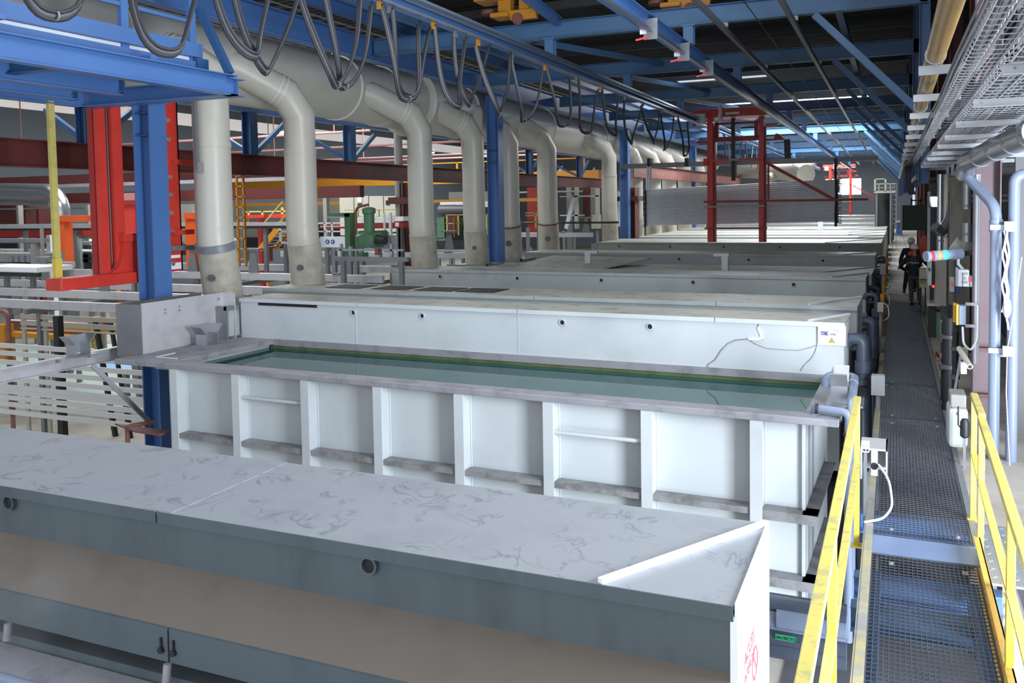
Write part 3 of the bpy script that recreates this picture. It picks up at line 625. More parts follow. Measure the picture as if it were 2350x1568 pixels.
# ---------------------------------------------------------------- walkway along the right wall
mat('kerb_worn', '#b3aa84', .5, .2, .12, 3, 0, '#8e8f92', 3, .9, .42, .58)
jy = [3.2, 5.55, 8.12, 8.42, 13.2, 15.6, 20.6, 28.3]
cells = [(3.0, 8.05, 'nearest, pipes showing below it'), (8.52, 13.1, 'second from the camera, past the blue-grey plate'), (13.2, 15.6, 'third from the camera'), (15.7, 20.6, 'fourth from the camera'), (20.7, 28.4, 'farthest, under the man in navy')]
for y0, y1, lab in cells:
    t = thing('floor_grating', 'steel walkway grating panel, '+lab, 'grating', (.25, (y0+y1)/2, -.03), 'walkway grating panels')
    b = MB(); x = -.155
    while x < .665: b.box(x, x+.004, y0, y1, -.02, 0); x += .0352
    b.build('bearing_bars', 'grating', t)
    b = MB(); y = y0+.02
    while y < y1: b.box(-.16, .665, y, y+.006, -.012, -.001); y += .0605
    b.build('cross_bars', 'grating', t)
    MB().box(-.165, -.157, y0, y1, -.035, .001).box(.662, .67, y0, y1, -.035, .001).box(-.165, .67, y0-.006, y0, -.035, .001).box(-.165, .67, y1, y1+.006, -.035, .001).build('edge_frame', 'grating', t)
    for cx in (0.0, .56):
        for cy in (y0+.18, y1-.18): MB().box(cx-.02, cx+.02, cy-.03, cy+.03, -.005, .006).cyl((cx, cy, .004), (cx, cy, .014), .01, 8).build('clip', 'galvanised', t)
one(MB().box(-.16, .74, 8.07, 8.5, -.02, .004), 'joint_plate', mat('plate_blue', '#8b9fc6', .4, .5, .1, 3), 'blue-grey steel plate across the walkway between two gratings', 'plate')
one(MB().angle((-.235, 3, 0), (-.235, 28.4, 0), .075, -.12).box(-.24, -.165, 3, 28.4, 0, .006), 'walkway_kerb', 'kerb_worn', 'worn yellowish steel kerb along the left side of the walkway', 'kerb')
one(MB().box(.675, .735, 8.5, 28.4, -.1, .008), 'edge_angle', 'galv_dull', 'narrow steel edge along the right side of the walkway', 'edge')
one(MB().box(.70, .712, 3, 8.4, -.1, .14).box(.64, .70, 3, 8.4, -.02, -.008).box(.66, .71, 3, 8.4, .13, .14), 'toe_board', mat('ochre_paint', '#c29a48', .5, 0, .1, 3, 0, '#8d7a50', 6, .7), 'yellow toe board along the right edge of the nearest grating', 'toe board')
b = MB().box(.74, 1.25, 7.75, 9.15, -.02, 0)
for i in range(16):
    for j in range(6):
        cx, cy, a = .78+.08*j, 7.8+.085*i, .7 if (i+j) % 2 else -.7
        b.bar((cx-.022*math.cos(a), cy-.022*math.sin(a), .001), (cx+.022*math.cos(a), cy+.022*math.sin(a), .001), .009, .005)
one(b, 'chequer_plate', 'galvanised', 'chequered steel floor plate behind the right yellow rail', 'plate')
b = MB()
# supports and pipes seen through the grating
for u, v, m, lab in ((2060, 1192, 'blue_paint', 'beyond the joint plate'), (2060, 1340, 'blue_paint', 'under the middle of the nearest grating'), (2060, 1412, 'blue_roof', 'under the near part of the nearest grating')):
    y = onZ(u, v, -.2).y
    one(MB().ibeam((-.3, y, -.26), (.9, y, -.26), .2, .16), 'walkway_joist', m, 'blue joist seen through the walkway grating, %s' % lab, 'joist', 'joists under the walkway')
one(MB().box(.58, .66, 3, 7.9, -.3, -.1), 'walkway_stringer', 'blue_paint', 'blue steel stringer under the right edge of the nearest grating', 'stringer')
one(MB().box(-.16, -.08, 3, 7.9, -.3, -.1), 'walkway_stringer', 'blue_paint', 'blue steel stringer under the left edge of the nearest grating', 'stringer')
for i, (y, z, r, m) in enumerate(((5.15, -.75, .09, 'pvc_light'), (4.85, -.9, .12, 'pvc_grey'), (4.45, -.9, .05, 'sign_white'), (4.2, -.95, .14, 'pvc_grey'), (3.7, -.95, .16, 'pvc_light'))):
    t = thing('floor_pipe', 'pale pipe crossing below the nearest grating, %s from the camera' % ordn[4-i], 'pipe', (.2, y, z), 'pipes below the walkway')
    MB().tube([(-1.2, y, z), (1.3, y, z)], r, 14).build('pipe', m, t, True)
    MB().ring((.28+.05*i, y, z), (1, 0, 0), r*1.4, r*.9, .03, 16).build('flange', 'galv_dull', t, True)
t = thing('pump', 'grey pump with flanged outlet seen through the nearest grating', 'pump', (.42, 4.5, -1.2))
MB().cyl((.3, 4.55, -.62), (.62, 4.55, -.62), .1, 18).build('motor', 'pvc_light', t, True)
MB().lathe((.3, 4.55, -.62), (-1, 0, 0), [(.04, 0), (.13, .01), (.13, .09), (.06, .12)], 18).build('casing', 'pvc_grey', t, True)
MB().box(.28, .6, 4.45, 4.65, -.86, -.7).build('foot', 'galv_dull', t)
MB().box(.72, .735, 5.9, 6.9, -1.1, -.15).build('tag', 'sign_white', thing('document_panel', 'white panel glimpsed through the right edge of the nearest grating', 'panel', (.72, 6.4, -1.1)))

# pipes between the near hood and the bath
for i, (v0, r, m, lab) in enumerate(((1383, .085, 'pvc_dark', 'dark grey pipe, topmost of the stack right of the notice plate'), (1413, .10, 'pvc_grey', 'grey-blue pipe with a coupling, second of the stack right of the notice plate'), (1437, .045, 'pvc_light', 'thin pale pipe in the stack right of the notice plate'), (1459, .085, 'pvc_dark', 'dark pipe with green EAU RECYCLEE arrow tape, right of the notice plate'), (1487, .085, 'pvc_dark', 'dark pipe, lowest of the stack right of the notice plate'))):
    p = onY(1800, v0, 8.0)
    t = thing('process_pipe', lab, 'pipe', (-1.5, 8.0, p.z), 'pipes beside the near hood')
    MB().tube([(-4.5, 8.0, p.z), (-.36, 8.0, p.z-.02)], r, 18).build('pipe', m, t, True)
    if i == 1: MB().cyl((-.95, 8.0, p.z), (-.62, 8.0, p.z), r+.02, 18).build('coupling', 'pvc_grey', t, True)
    if i == 3:
        q = onY(1779, 1452, 7.91); e = onY(1835, 1466, 7.91)
        MB().poly([(q.x, 7.912, p.z-.005), (e.x-.05, 7.912, p.z-.005), (e.x, 7.912, p.z+.02), (e.x-.05, 7.912, p.z+.045), (q.x, 7.912, p.z+.045)], (0, .003, 0)).build('flow_label', 'tape_green', t)
        text_mesh('EAU RECYCLEE', .042, 'ink_black', (q.x+.01, 7.9105, p.z+.004), (1, 0, 0), (0, 0, 1), t, wide=.72)
one(MB().box(-2.2, -.4, 5.3, 7.2, -2.6, -1.9), 'plinth', mat('plinth_red', '#6e4450', .7, 0, .35, 2, 0, '#3d3a40', 1.5, .8), 'reddish stained concrete plinth in the gap beside the near hood', 'plinth')
one(MB().box(-1.35, -1.15, 4.9, 5.2, -2.6, -.75).box(-1.1, -1.06, 4.95, 5.15, -2.6, -.9), 'support_leg', 'cabinet_light', 'cream steel leg under the stack of pipes beside the near hood', 'leg')

# yellow guard rails
def rail(lab, posts, tops, mids, extra=None):
    t = thing('guard_rail', lab, 'railing', posts[0][0])
    for p, q in posts:
        MB().bar(p, q, .05, .05, (0, 1, 0)).box(p[0]-.05, p[0]+.05, p[1]-.05, p[1]+.05, p[2]-.01, p[2]+.01).build('post', 'yellow_clean', t, bevel=.003)
    for k, (a, c) in enumerate(tops): MB().bar(a, c, .06, .05).build('top_rail', 'yellow_paint', t, bevel=.004)
    for k, (a, c) in enumerate(mids): MB().bar(a, c, .055, .02, (0, 0, 1)).build('mid_rail', 'yellow_paint', t, bevel=.003)
    return t
zt = 1.25
rail('yellow guard rail on the left of the walkway, beside the tanks', [((-.30, 8.5, -.12), (-.30, 8.5, zt-.02)), ((-.305, 5.05, -.12), (-.305, 5.05, zt-.02)), ((-.31, 2.4, -.12), (-.31, 2.4, zt-.02))],
     [((-.30, 8.55, zt), (-.305, 5.03, zt)), ((-.305, 5.01, zt), (-.31, 2.0, zt))], [((-.30, 8.5, .66), (-.305, 5.05, .66)), ((-.305, 5.05, .66), (-.31, 2.0, .66))])
rail('yellow guard rail on the right of the walkway, by the wall', [((.72, 9.25, 0), (.72, 9.25, 1.18)), ((.715, 8.4, -.08), (.715, 8.4, 1.16)), ((.69, 6.1, -.08), (.69, 6.1, 1.12))],
     [((.72, 9.3, 1.2), (.715, 8.4, 1.2)), ((.715, 8.42, 1.17), (.69, 6.1, 1.13)), ((.69, 6.1, 1.13), (.66, 4.0, 1.13))], [((.72, 9.25, .65), (.715, 8.4, .62)), ((.715, 8.4, .62), (.69, 6.1, .62)), ((.69, 6.1, .62), (.66, 4.0, .62))])
t = thing('mesh_gate', 'grey wire mesh panel low behind the right yellow rail', 'panel', (.8, 6.5, -.9))
MB().bar((.80, 5.1, -.9), (.80, 5.1, .28), .05, .05, (0, 1, 0)).bar((.80, 7.3, -.9), (.80, 7.3, .28), .05, .05, (0, 1, 0)).bar((.80, 5.1, .28), (.80, 7.3, .28), .05, .05).bar((.80, 5.1, -.9), (.80, 7.3, -.9), .05, .05).build('frame', 'galvanised', t)
b = MB()
for i in range(48):
    y = 5.12+.045*i
    b.bar((.80, y, -.88), (.80, min(7.28, y+.6), -.88+min(.6, 7.28-y)*1.9), .006, .006); b.bar((.80, y, .26), (.80, min(7.28, y+.6), .26-min(.6, 7.28-y)*1.9), .006, .006)
b.build('wire_mesh', 'galvanised', t)

# ---------------------------------------------------------------- pipework on the right ends of the tanks
def elbow_pipe(lab, pts, r, m='pvc_grey', br=.12, n=16, collars=(), clamps=(), grp=None):
    t = thing('pvc_pipe', lab, 'pipe', pts[0], grp)
    MB().tube(bend(pts, br, 6), r, n).build('pipe', m, t, True)
    for p, d in collars: MB().ring(p, d, r*1.18, r*.9, .1, n).build('collar', m, t, True)
    for p, d in clamps: MB().ring(p, d, r*1.3, r*.95, .035, n).build('clamp', 'black_part', t, True)
    return t
def P(u, v, y): return onY(u, v, y)
a = P(1868, 925, 10.9); c = P(1868, 911, 10.9)
e = P(1948, 913, 10.75)
elbow_pipe('grey PVC pipe bending over the right rim of the green bath', [(a.x, 10.98, .42), (a.x, 10.98, .58), (e.x, 10.85, .58), (e.x, 10.85, -.3), (e.x, 10.85, -2.2)], .05, 'pvc_grey', .1, 16,
           [((e.x, 10.85, .12), (0, 0, 1)), ((e.x, 10.85, -.1), (0, 0, 1))], [((-.86, 10.93, .58), (1, 0, 0)), ((e.x, 10.85, .3), (0, 0, 1))])
a = P(1893, 870, 12.6); e = P(1968, 860, 12.4)
elbow_pipe('grey PVC pipe entering the far corner of the green bath', [(a.x, 12.7, .4), (a.x, 12.7, .66), (-.48, 12.7, .66), (-.46, 11.2, .62), (-.46, 11.2, -2.2)], .055, 'pvc_light', .12, 16, [((-.48, 12.3, .655), (0, -1, 0))], [((-.6, 12.7, .66), (1, 0, 0))])
funnel(-.72, 11.75, .52, 1.1, 'galvanised guide funnel on the right rim of the green bath', 'galvanised', .36)
for i, (y, x, zt_, n) in enumerate(((13.9, -.42, 1.0, 'first'), (15.0, -.40, .85, 'second'), (17.2, -.36, .85, 'third'), (18.6, -.36, .7, 'fourth'), (21.0, -.34, .95, 'fifth'), (23.2, -.34, .9, 'sixth'), (26.5, -.33, .9, 'seventh'), (29.5, -.32, .8, 'eighth'), (33, -.32, .9, 'ninth'), (37, -.32, .8, 'tenth'))):
    t = thing('riser_pipe', 'dark PVC riser with elbow and valve at the tank ends, %s beyond the green bath' % n, 'pipe', (x, y, -2.6), 'dark risers along the walkway')
    MB().tube(bend([(x-.25, y, zt_-.12), (x-.22, y, zt_), (x, y, zt_), (x, y, -2.6)], .1, 6), .085 if i < 3 else .06, 14).build('pipe', 'pvc_dark', t, True)
    MB().cyl((x, y, zt_-.5), (x, y, zt_-.32), .11, 14).cyl((x, y, zt_-.68), (x, y, zt_-.6), .11, 14).build('collar', 'pvc_dark', t, True)
    MB().lathe((x+.02, y-.18, zt_-.75), (0, 1, 0), [(.02, 0), (.06, .0), (.06, .12), (.02, .14)], 12).cyl((x, y-.2, zt_-.75), (x+.08, y-.2, zt_-.7), .012, 6).build('valve', 'black_part', t, True)
    MB().tube([(x+.06, y+.25, -2.6), (x+.06, y+.25, zt_-.35)], .03, 10).tube(bend([(x+.06, y+.25, zt_-.35), (x+.06, y+.25, zt_-.2), (x-.2, y+.25, zt_-.2)], .06), .03, 10).build('side_pipe', 'cable_grey', t, True)
for i, (u0, v0, u1, v1, y, lab, m) in enumerate(((2000, 862, 2030, 908, 13.6, 'grey junction box at the walkway edge, nearest but one to the yellow rail', 'box_grey'), (2014, 696, 2027, 716, 18.8, 'small grey junction box at the walkway edge, by the fourth hood', 'box_grey'), (2020, 606, 2032, 630, 24, 'small dark box at the walkway edge farther on', 'cabinet'))):
    p, q = P(u0, v0, y), P(u1, v1, y)
    t = thing('junction_box', lab, 'box', ((p.x+q.x)/2, y, q.z), 'junction boxes at the tank ends')
    MB().box(p.x, q.x, y, y+.16, q.z, p.z).build('body', m, t, bevel=.006)
    MB().box(p.x-.004, q.x+.004, y-.02, y, q.z-.004, p.z+.004).build('lid', m, t, bevel=.004)
    MB().cyl((q.x, y+.06, (p.z+q.z)/2), (q.x+.04, y+.06, (p.z+q.z)/2), .02, 10).build('gland', 'cable_grey', t)
    MB().bar(((p.x+q.x)/2, y+.1, q.z), ((p.x+q.x)/2, y+.1, -2.6), .05, .05, (0, 1, 0)).build('stand', 'galv_dull', t)
t = thing('socket_housing', 'open-fronted grey housing with a socket and white cable, right of the left yellow rail', 'box', (-.12, 9.4, .1))
p, q = P(1978, 941, 9.6), P(1998, 990, 9.6)
MB().box(p.x, p.x+.25, 9.6, 9.62, .30, .62).box(p.x, p.x+.25, 9.2, 9.6, .6, .62).box(p.x, p.x+.015, 9.2, 9.6, .3, .6).box(p.x+.235, p.x+.25, 9.2, 9.62, .33, .62).build('shell', 'box_grey', t)
MB().box(p.x+.10, p.x+.16, 9.22, 9.3, .34, .6).build('socket_panel', 'box_white', t)
MB().cyl((p.x+.13, 9.22, .44), (p.x+.13, 9.2, .44), .035, 14).build('socket', 'black_part', t)
MB().bar((p.x+.05, 9.5, .3), (p.x+.05, 9.5, -.15), .05, .05, (0, 1, 0)).build('stand', 'galv_dull', t)
one(MB().tube(bend([(p.x+.17, 9.2, .46), (p.x+.27, 9.0, .38), (p.x+.3, 8.9, .15), (p.x+.22, 8.85, .04), (p.x+.05, 8.75, .02)], .1), .012, 8), 'power_cable', 'cable_white', 'white cable looping from the grey socket housing to the walkway', 'cable', smooth=True)
t = thing('dosing_controller', 'small white controller with green display, behind the left yellow rail', 'controller', (-.2, 8.8, .05))
p = P(1976, 1015, 8.9); q = P(1995, 1040, 8.9)
MB().box(p.x, q.x, 8.9, 8.98, q.z, p.z).build('case', 'sign_white', t, bevel=.008)
MB().box(p.x+.02, q.x-.02, 8.896, 8.9, p.z-.05, p.z-.018).build('display', mat('lcd', '#8fb09a', .3, 0, 0, 1), t)
for k in range(2):
    MB().cyl((p.x+.03+.03*k, 8.895, q.z+.025), (p.x+.03+.03*k, 8.9, q.z+.025), .011, 10).build('button', 'ink_black', t)
MB().bar(((p.x+q.x)/2, 8.96, q.z), ((p.x+q.x)/2, 8.96, -.15), .03, .03, (0, 1, 0)).build('stand', 'galv_dull', t)
for i, (u, v, y) in enumerate(((1972, 648, 20.3), (2030, 590, 29.0), (2033, 640, 23.5), (2045, 533, 38))):
    pass
for i, (y, z0, z1) in enumerate(((21.2, -.3, .95), (24.0, -.3, .9), (29.2, -.3, .9), (34, -.3, 1.0), (39.5, -.3, 1.0))):
    t = thing('tank_end_post', 'ochre yellow flat post between tank ends and walkway, %s from the camera' % ordn[i], 'post', (-.24, y, z0), 'ochre posts along the tank ends')
    MB().box(-.27, -.2, y, y+.05, z0, z1).build('upright', 'crane_yellow', t)
    MB().tube(bend([(-.2, y, z1-.2), (-.1, y-.1, z1-.25), (-.08, y-.2, z1-.5), (-.2, y-.1, z1-.6)], .1), .012, 6).build('cable', 'cable_white', t, True)
t = thing('indicator_light', 'small glowing red indicator on a thin stem at the tank ends', 'indicator', (-.38, 18.12, -2.6))
MB().box(-.40, -.36, 18.1, 18.14, .35, .4).build('lens', 'led_hot', t); MB().box(-.39, -.37, 18.14, 18.16, -2.6, .4).build('stem', 'galv_dull', t)

# ---------------------------------------------------------------- right wall: columns, pipes, trays
CY = [12.6, 19.4, 25.9, 33.0, 39.6, 46.4, 53.2, 60]
for i, y in enumerate(CY):
    t = thing('wall_column', ['rust-red steel column carrying the stack light and boxes, nearest the camera', 'dark red steel column behind the stack light', 'dark red wall column beside the men', 'dark red wall column just past the men'][i] if i < 4 else 'dark red wall column far along the walkway, %s from the camera' % ordn[i], 'column', (1.08 if i == 0 else 1.5, y, -2.6), 'columns along the right wall')
    MB().ibeam((1.10 if i == 0 else 1.5, y, -2.6), (1.10 if i == 0 else 1.5, y, 8.4), .30, .28, .018, .012, (1, 0, 0)).build('shaft', 'column_pink' if i == 0 else 'brown_steel', t)
    if i == 0:
        for z in (1.15, .55, -.3): MB().box(1.0, 1.24, y-.14, y+.1, z, z+.02).build('stiffener', 'rust_steel', t)
tag(MB().box(1.45, 2.3, 12.9, 12.95, -2.6, 8.4).build('wall_panel', 'wall_sheet'), None, None, None, 'structure')
for u, r, y, lab in ((2281, .062, 11.6, 'left of the pair'), (2322, .062, 11.6, 'right of the pair')):
    p = P(u, 900, y); top = P(u, 500 if u < 2300 else 420, y); e = P(2208, 402, 12.6)
    t = thing('drain_pipe', 'grey plastic pipe standing by the rust-red column, %s' % lab, 'pipe', (p.x, y, -2.6), 'grey pipes by the rust-red column')
    if u < 2300:
        pts = bend([(p.x, y, -2.6), (p.x, y, top.z+.12), (e.x, 12.2, e.z)], .16, 6)
        MB().ring((p.x, y, top.z-.16), (0, 0, 1), r*1.2, r*.9, .14, 18).build('collar', 'pvc_light', t, True)
    else: pts = bend([(p.x, y, -2.6), (p.x, y, top.z+.1), (p.x+.35, y, top.z+.1)], .12, 6)
    MB().tube(pts, r, 20).build('pipe', 'pvc_light', t, True)
t = thing('pipe_bracket', 'galvanised clamp bracket tying the two grey pipes, upper one', 'bracket', (1.35, 11.5, 2.3), 'clamps on the grey pipes')
p0, p1 = P(2272, 522, 11.5), P(2334, 519, 11.5)
MB().box(p0.x, p1.x, 11.5, 11.53, p0.z-.03, p0.z+.03).build('strap', 'galvanised', t); MB().box(p0.x+.14, p0.x+.26, 11.44, 11.5, p0.z-.05, p0.z+.07).build('clevis', 'galvanised', t)
t = dup(t, (1.35, 11.5, 2.3-(P(2272, 522, 11.5).z-P(2272, 805, 11.5).z)), 'galvanised clamp bracket tying the two grey pipes, lower one')
b = MB()
for k in range(3):
    o = .02*k; pts = []
    for i in range(16):
        z = P(2312, 530, 11.4).z-(i/15)*(.95 if k < 2 else 1.15); pts.append((P(2312, 530, 11.4).x+.03*math.sin(i*1.1+k*2)*.5+o-.03, 11.42+.02*math.cos(i*1.3+k), z))
    b.tube(pts, .012, 6)
q = P(2316, 715, 11.4); b.ball((q.x-.02, 11.42, q.z+.04), .045, .04, .13, 8, 6)
one(b, 'rope', 'cable_white', 'frayed white rope hanging between the grey pipes', 'rope', smooth=True)
one(MB().tube([P(2345, 590, 11.3), P(2330, 700, 11.3), P(2312, 800, 11.35), P(2309, 900, 11.4), P(2318, 1080, 11.4), P(2310, 1200, 11.4)], .006, 5), 'string', 'cable_white', 'thin pale string tied at the lower pipe clamp', 'string')

# insulated pipe from the wall over the column
e = P(2208, 402, 12.6)
t = thing('insulated_pipe', 'shiny clad pipe rising from the grey elbow towards the top right', 'pipe', e)
pts = bend([(e.x, 12.2, e.z), P(2222, 372, 12.0), P(2290, 340, 9.6), P(2385, 300, 7.4)], .2, 6)
MB().tube(pts, .115, 24).build('cladding', 'insul_clad', t, True)
for k in (7, 8): 
    d = (Vector(pts[-1])-Vector(pts[-2])).normalized()
for f in (.25, .5, .75, .95):
    a_, c_ = P(2222, 372, 12.0), P(2385, 300, 7.4); a2 = P(2290, 340, 9.6)
    pt = a_.lerp(a2, f*2) if f < .5 else a2.lerp(c_, f*2-1); d = (a2-a_ if f < .5 else c_-a2).normalized()
    MB().ring(pt, d, .121, .11, .02, 24).build('strap', 'galv_dull', t, True)

# yellow gas pipe with its brackets
YX, YZ = .2435, 4.025
t = thing('gas_pipe', 'yellow scuffed gas pipe running along the top right', 'pipe', (YX, 20, YZ))
MB().tube([(YX, 2, YZ), (YX, 42, YZ)], .059, 24).build('pipe', 'yellow_pipe', t, True)
BRY = (4.7, 6.3, 8.0, 9.7, 11.3, 12.95, 14.7, 16.5, 18.15, 19.8)
for y in BRY[1:]: MB().box(YX-.1, .5, y-.015, y+.015, YZ-.12, YZ-.0625).build('bracket_arm', 'galv_dull', t)
for y in BRY[1::2]: MB().ring((YX, y-.05, YZ), (0, 1, 0), .065, .058, .01, 20).build('u_bolt', 'galvanised', t, True)

# wire basket cable trays
def basket(lab, x0, x1, z0, hh, y0, y1, cables, pitch, far=2):
    t = thing('cable_tray', lab, 'cable tray', ((x0+x1)/2, y0, z0), 'wire basket trays')
    b = MB(); y = y0; w = .0028
    while y < y1:
        b.tube(bend([(x0, y, z0+hh), (x0, y, z0), (x1, y, z0), (x1, y, z0+hh)], .03, 3), .0035, 5, False); y += pitch if y < 12 else pitch*far
    n = max(1, round((x1-x0)/.105))
    for i in range(n+1): x = x0+(x1-x0)*i/n; b.box(x-w, x+w, y0, y1, z0-.008, z0-.003)
    for zz in (.03, hh): b.box(x0-w, x0+w, y0, y1, z0+zz-w, z0+zz+w).box(x1-w, x1+w, y0, y1, z0+zz-w, z0+zz+w)
    b.build('wire_basket', 'galvanised', t)
    for i in range(cables):
        x = x0+.02+(x1-x0-.04)*(i+.5)/cables; r = .007+.006*((i*7) % 3)
        pts = [(x+.01*math.sin(k*1.7+i), y0+(y1-y0)*k/24, z0+r+.004+.008*((i+k) % 2)) for k in range(25)]
        MB().tube(pts, r, 7).build('cable', 'cable_grey' if i % 3 else 'cable_black', t, True)
    return t
basket('wide wire basket tray full of dark cables along the top right', .495, .95, 3.735, .06, 2, 19.9, 14, .17)
basket('narrow wire basket tray with a thick cable bundle, left of the wide tray', .345, .425, 3.83, .05, 2, 22, 4, .13)
basket('upper wire basket tray in the top right corner', .58, 1.0, 4.08, .07, 2, 16, 9, .2)
for k, (x, z, r, m) in enumerate(((.322, 3.86, .008, 'cable_grey'), (.31, 3.872, .007, 'cable_grey'), (.333, 3.878, .0065, 'cable_black'))):
    one(MB().tube([(x+.004*math.sin(i*.9+k), 2+i*.65, z+.005*math.sin(i*1.3)) for i in range(31)], r, 7), 'cable', m, 'grey cable tied along the outer side of the narrow tray, %s one' % ['thickest', 'outer', 'darker'][k], 'cable', 'cables outside the narrow tray', smooth=True)
for i, y in enumerate(BRY):
    t = thing('tray_bracket', 'galvanised channel bracket under the wide cable tray, %s from the camera' % ordn[i], 'bracket', (.75, y, 3.67), 'brackets under the wide tray')
    MB().chan((.465, y, 3.70), (1.0, y, 3.70), .05, .03, .004).build('arm', 'galvanised', t)
    MB().box(.98, 1.03, y-.04, y+.04, 3.52, 3.75).build('end_plate', 'galvanised', t)
    MB().box(1.03, 2.3, y-.025, y+.025, 3.55, 3.6).build('wall_arm', 'galv_dull', t)
    for bx_ in (.52, .94): MB().cyl((bx_, y-.003, 3.705), (bx_, y-.009, 3.705), .007, 8).build('bolt', 'steel_ledge', t)
t = thing('cable_drop', 'mass of grey cables turning down at the far end of the trays', 'cable', (.3, 21, 3))
for i in range(8):
    x = .2+.02*i
    MB().tube(bend([(x+.06, 19, 3.85), (x+.02, 21.6, 3.83), (x, 21.8, 3.5-.05*(i % 3)), (x+.12, 22, 3.2)], .25), .015, 7).build('cable', 'cable_grey', t, True)
one(MB().box(.42, .85, 20, 25, 3.5, 3.52).box(.42, .43, 20, 25, 3.52, 3.6), 'solid_tray', 'galv_dull', 'solid sheet tray beyond the wire baskets, over the floodlight', 'tray')

# ---------------------------------------------------------------- hanging cables (festoon) on the left crane rail
loops = [5.2, 6.0, 7.55, 8.75, 9.25, 10.6, 11.1, 12.6, 12.95, 14.3, 15.2, 16.2, 18.0, 19.95, 22.2, 24.1, 26.5, 28.6, 31, 33.5, 40, 43, 46.5, 50, 54]
zb_ = [4.9, 4.98, 4.88, 5.0, 4.9, 4.87, 4.92, 4.88, 4.95, 4.92, 5.05, 4.95, 4.97, 5.0, 5.0, 5.06, 4.95, 5.1, 5.0, 4.9, 5.1, 5.0, 5.1, 5, 5]
for i, (yc, zl) in enumerate(zip(loops, zb_)):
    hw = .62+.05*(i % 3)+(.25 if i > 11 else 0)
    place = ['nearest the camera', 'second, over the crane bridge', 'third, over the crane bridge', 'fourth, right of the crane bridge', 'fifth, over the second downpipe'][i] if i < 5 else ('%s from the camera' % ordn[i] if i < 20 else '%s of the far group' % ordn[i-20])
    t = thing('festoon_loop', 'black cable loop hanging from the left crane rail, %s' % place, 'cable', (-7.5, yc, 6.25), 'cable loops under the left crane rail')
    n = 3 if i < 12 else 2
    for k in range(n):
        o = (k-(n-1)/2)*.035; pts = []
        for j in range(21):
            s = -1+j/10; pts.append((-7.5+.06*math.sin(j*.5+i)+o*.6+.1*((i % 2)*2-1)*(1-s*s), yc+hw*s*(1-.12*(1-s*s)), zl+(6.27-zl)*abs(s)**2.3+o))
        MB().tube(pts, .021 if k else .028, 7).build('cable', 'cable_black' if k != 1 else 'cable_grey', t, True)
    MB().box(-7.53, -7.47, yc-hw-.04, yc-hw+.04, 6.22, 6.34).build('trolley_clip', 'crane_yellow' if i % 2 else 'galv_dull', t)
    if i < 14: MB().ring((-7.5+.1*((i % 2)*2-1), yc, zl), (0, 1, 0), .05, .04, .02, 10).build('tie', 'galv_dull', t)

# ---------------------------------------------------------------- blue crane bridge in the upper left
t = thing('crane_bridge', 'blue steel crane bridge frame filling the upper left corner', 'crane', (-12, 9, 5.05))
for x, ye in ((-10.5, 11.96), (-12.1, 11.0), (-13.2, 11.0), (-14.0, 11.9)): MB().ibeam((x, 3.5, 5.225), (x, ye, 5.225), .35, .2, .02, .012).build('long_beam', 'blue_paint', t)
MB().ibeam((-14.1, 11.96, 5.2), (-10.4, 11.96, 5.2), .3, .36, .02, .014).build('end_beam', 'blue_paint', t)
for x in (-12.1, -13.2):
    MB().box(x-.12, x+.12, 10.98, 11.0, 5.04, 5.41).build('end_plate', 'blue_dark', t)
    for dx in (-.06, .06):
        for z in (5.12, 5.33): MB().cyl((x+dx, 10.97, z), (x+dx, 10.94, z), .018, 8).build('bolt', 'stainless', t)
MB().box(-13.3, -10.55, 10.2, 10.32, 5.4, 5.5).build('cross_tie', 'blue_paint', t)
MB().box(-11.3, -11.1, 3.5, 11.9, 5.5, 5.66).box(-11.26, -11.24, 3.5, 11.9, 5.66, 5.76).box(-11.3, -11.1, 3.5, 11.9, 5.74, 5.98).build('carriage_beam', 'blue_paint', t)
MB().box(-11.24, -11.2, 4, 11.8, 5.665, 5.735).build('guide_strip', 'sign_white', t)
for y in (8.05, 10.3, 11.75):
    MB().box(-11.24, -11.16, y-.07, y+.07, 5.6, 7.0).build('guard_post', 'blue_paint', t)
for z in (6.35, 6.8): MB().bar((-11.2, 3.5, z), (-11.2, 11.8, z), .05, .06).build('guard_rail_bar', 'blue_paint', t)
MB().box(-11.4, -11.05, 11.72, 11.98, 5.42, 5.72).build('buffer_block', 'blue_dark', t)
MB().prof((-11.15, 11.9, 6.6), (-10.6, 12.0, 5.45), [(-.06, -.06), (.06, -.06), (.06, .06), (-.06, .06)], (0, 1, 0)).build('diagonal_brace', 'blue_dark', t)
for y in (5, 7, 9): MB().ibeam((-14, y, 5.25), (-10.5, y, 5.25), .2, .15).build('cross_tie', 'blue_dark', t)
t2 = thing('hoist_motor', 'brown hoist motor on a blue frame at the left edge of the crane bridge', 'motor', (-11.3, 7.9, 5.7))
MB().cyl((-11.35, 7.9, 5.85), (-10.9, 7.9, 5.85), .12, 16).build('housing', 'rust_steel', t2, True)
MB().box(-11.45, -10.85, 7.75, 8.05, 5.98, 6.04).box(-11.45, -10.85, 7.75, 8.05, 5.66, 5.72).build('mount', 'blue_paint', t2)

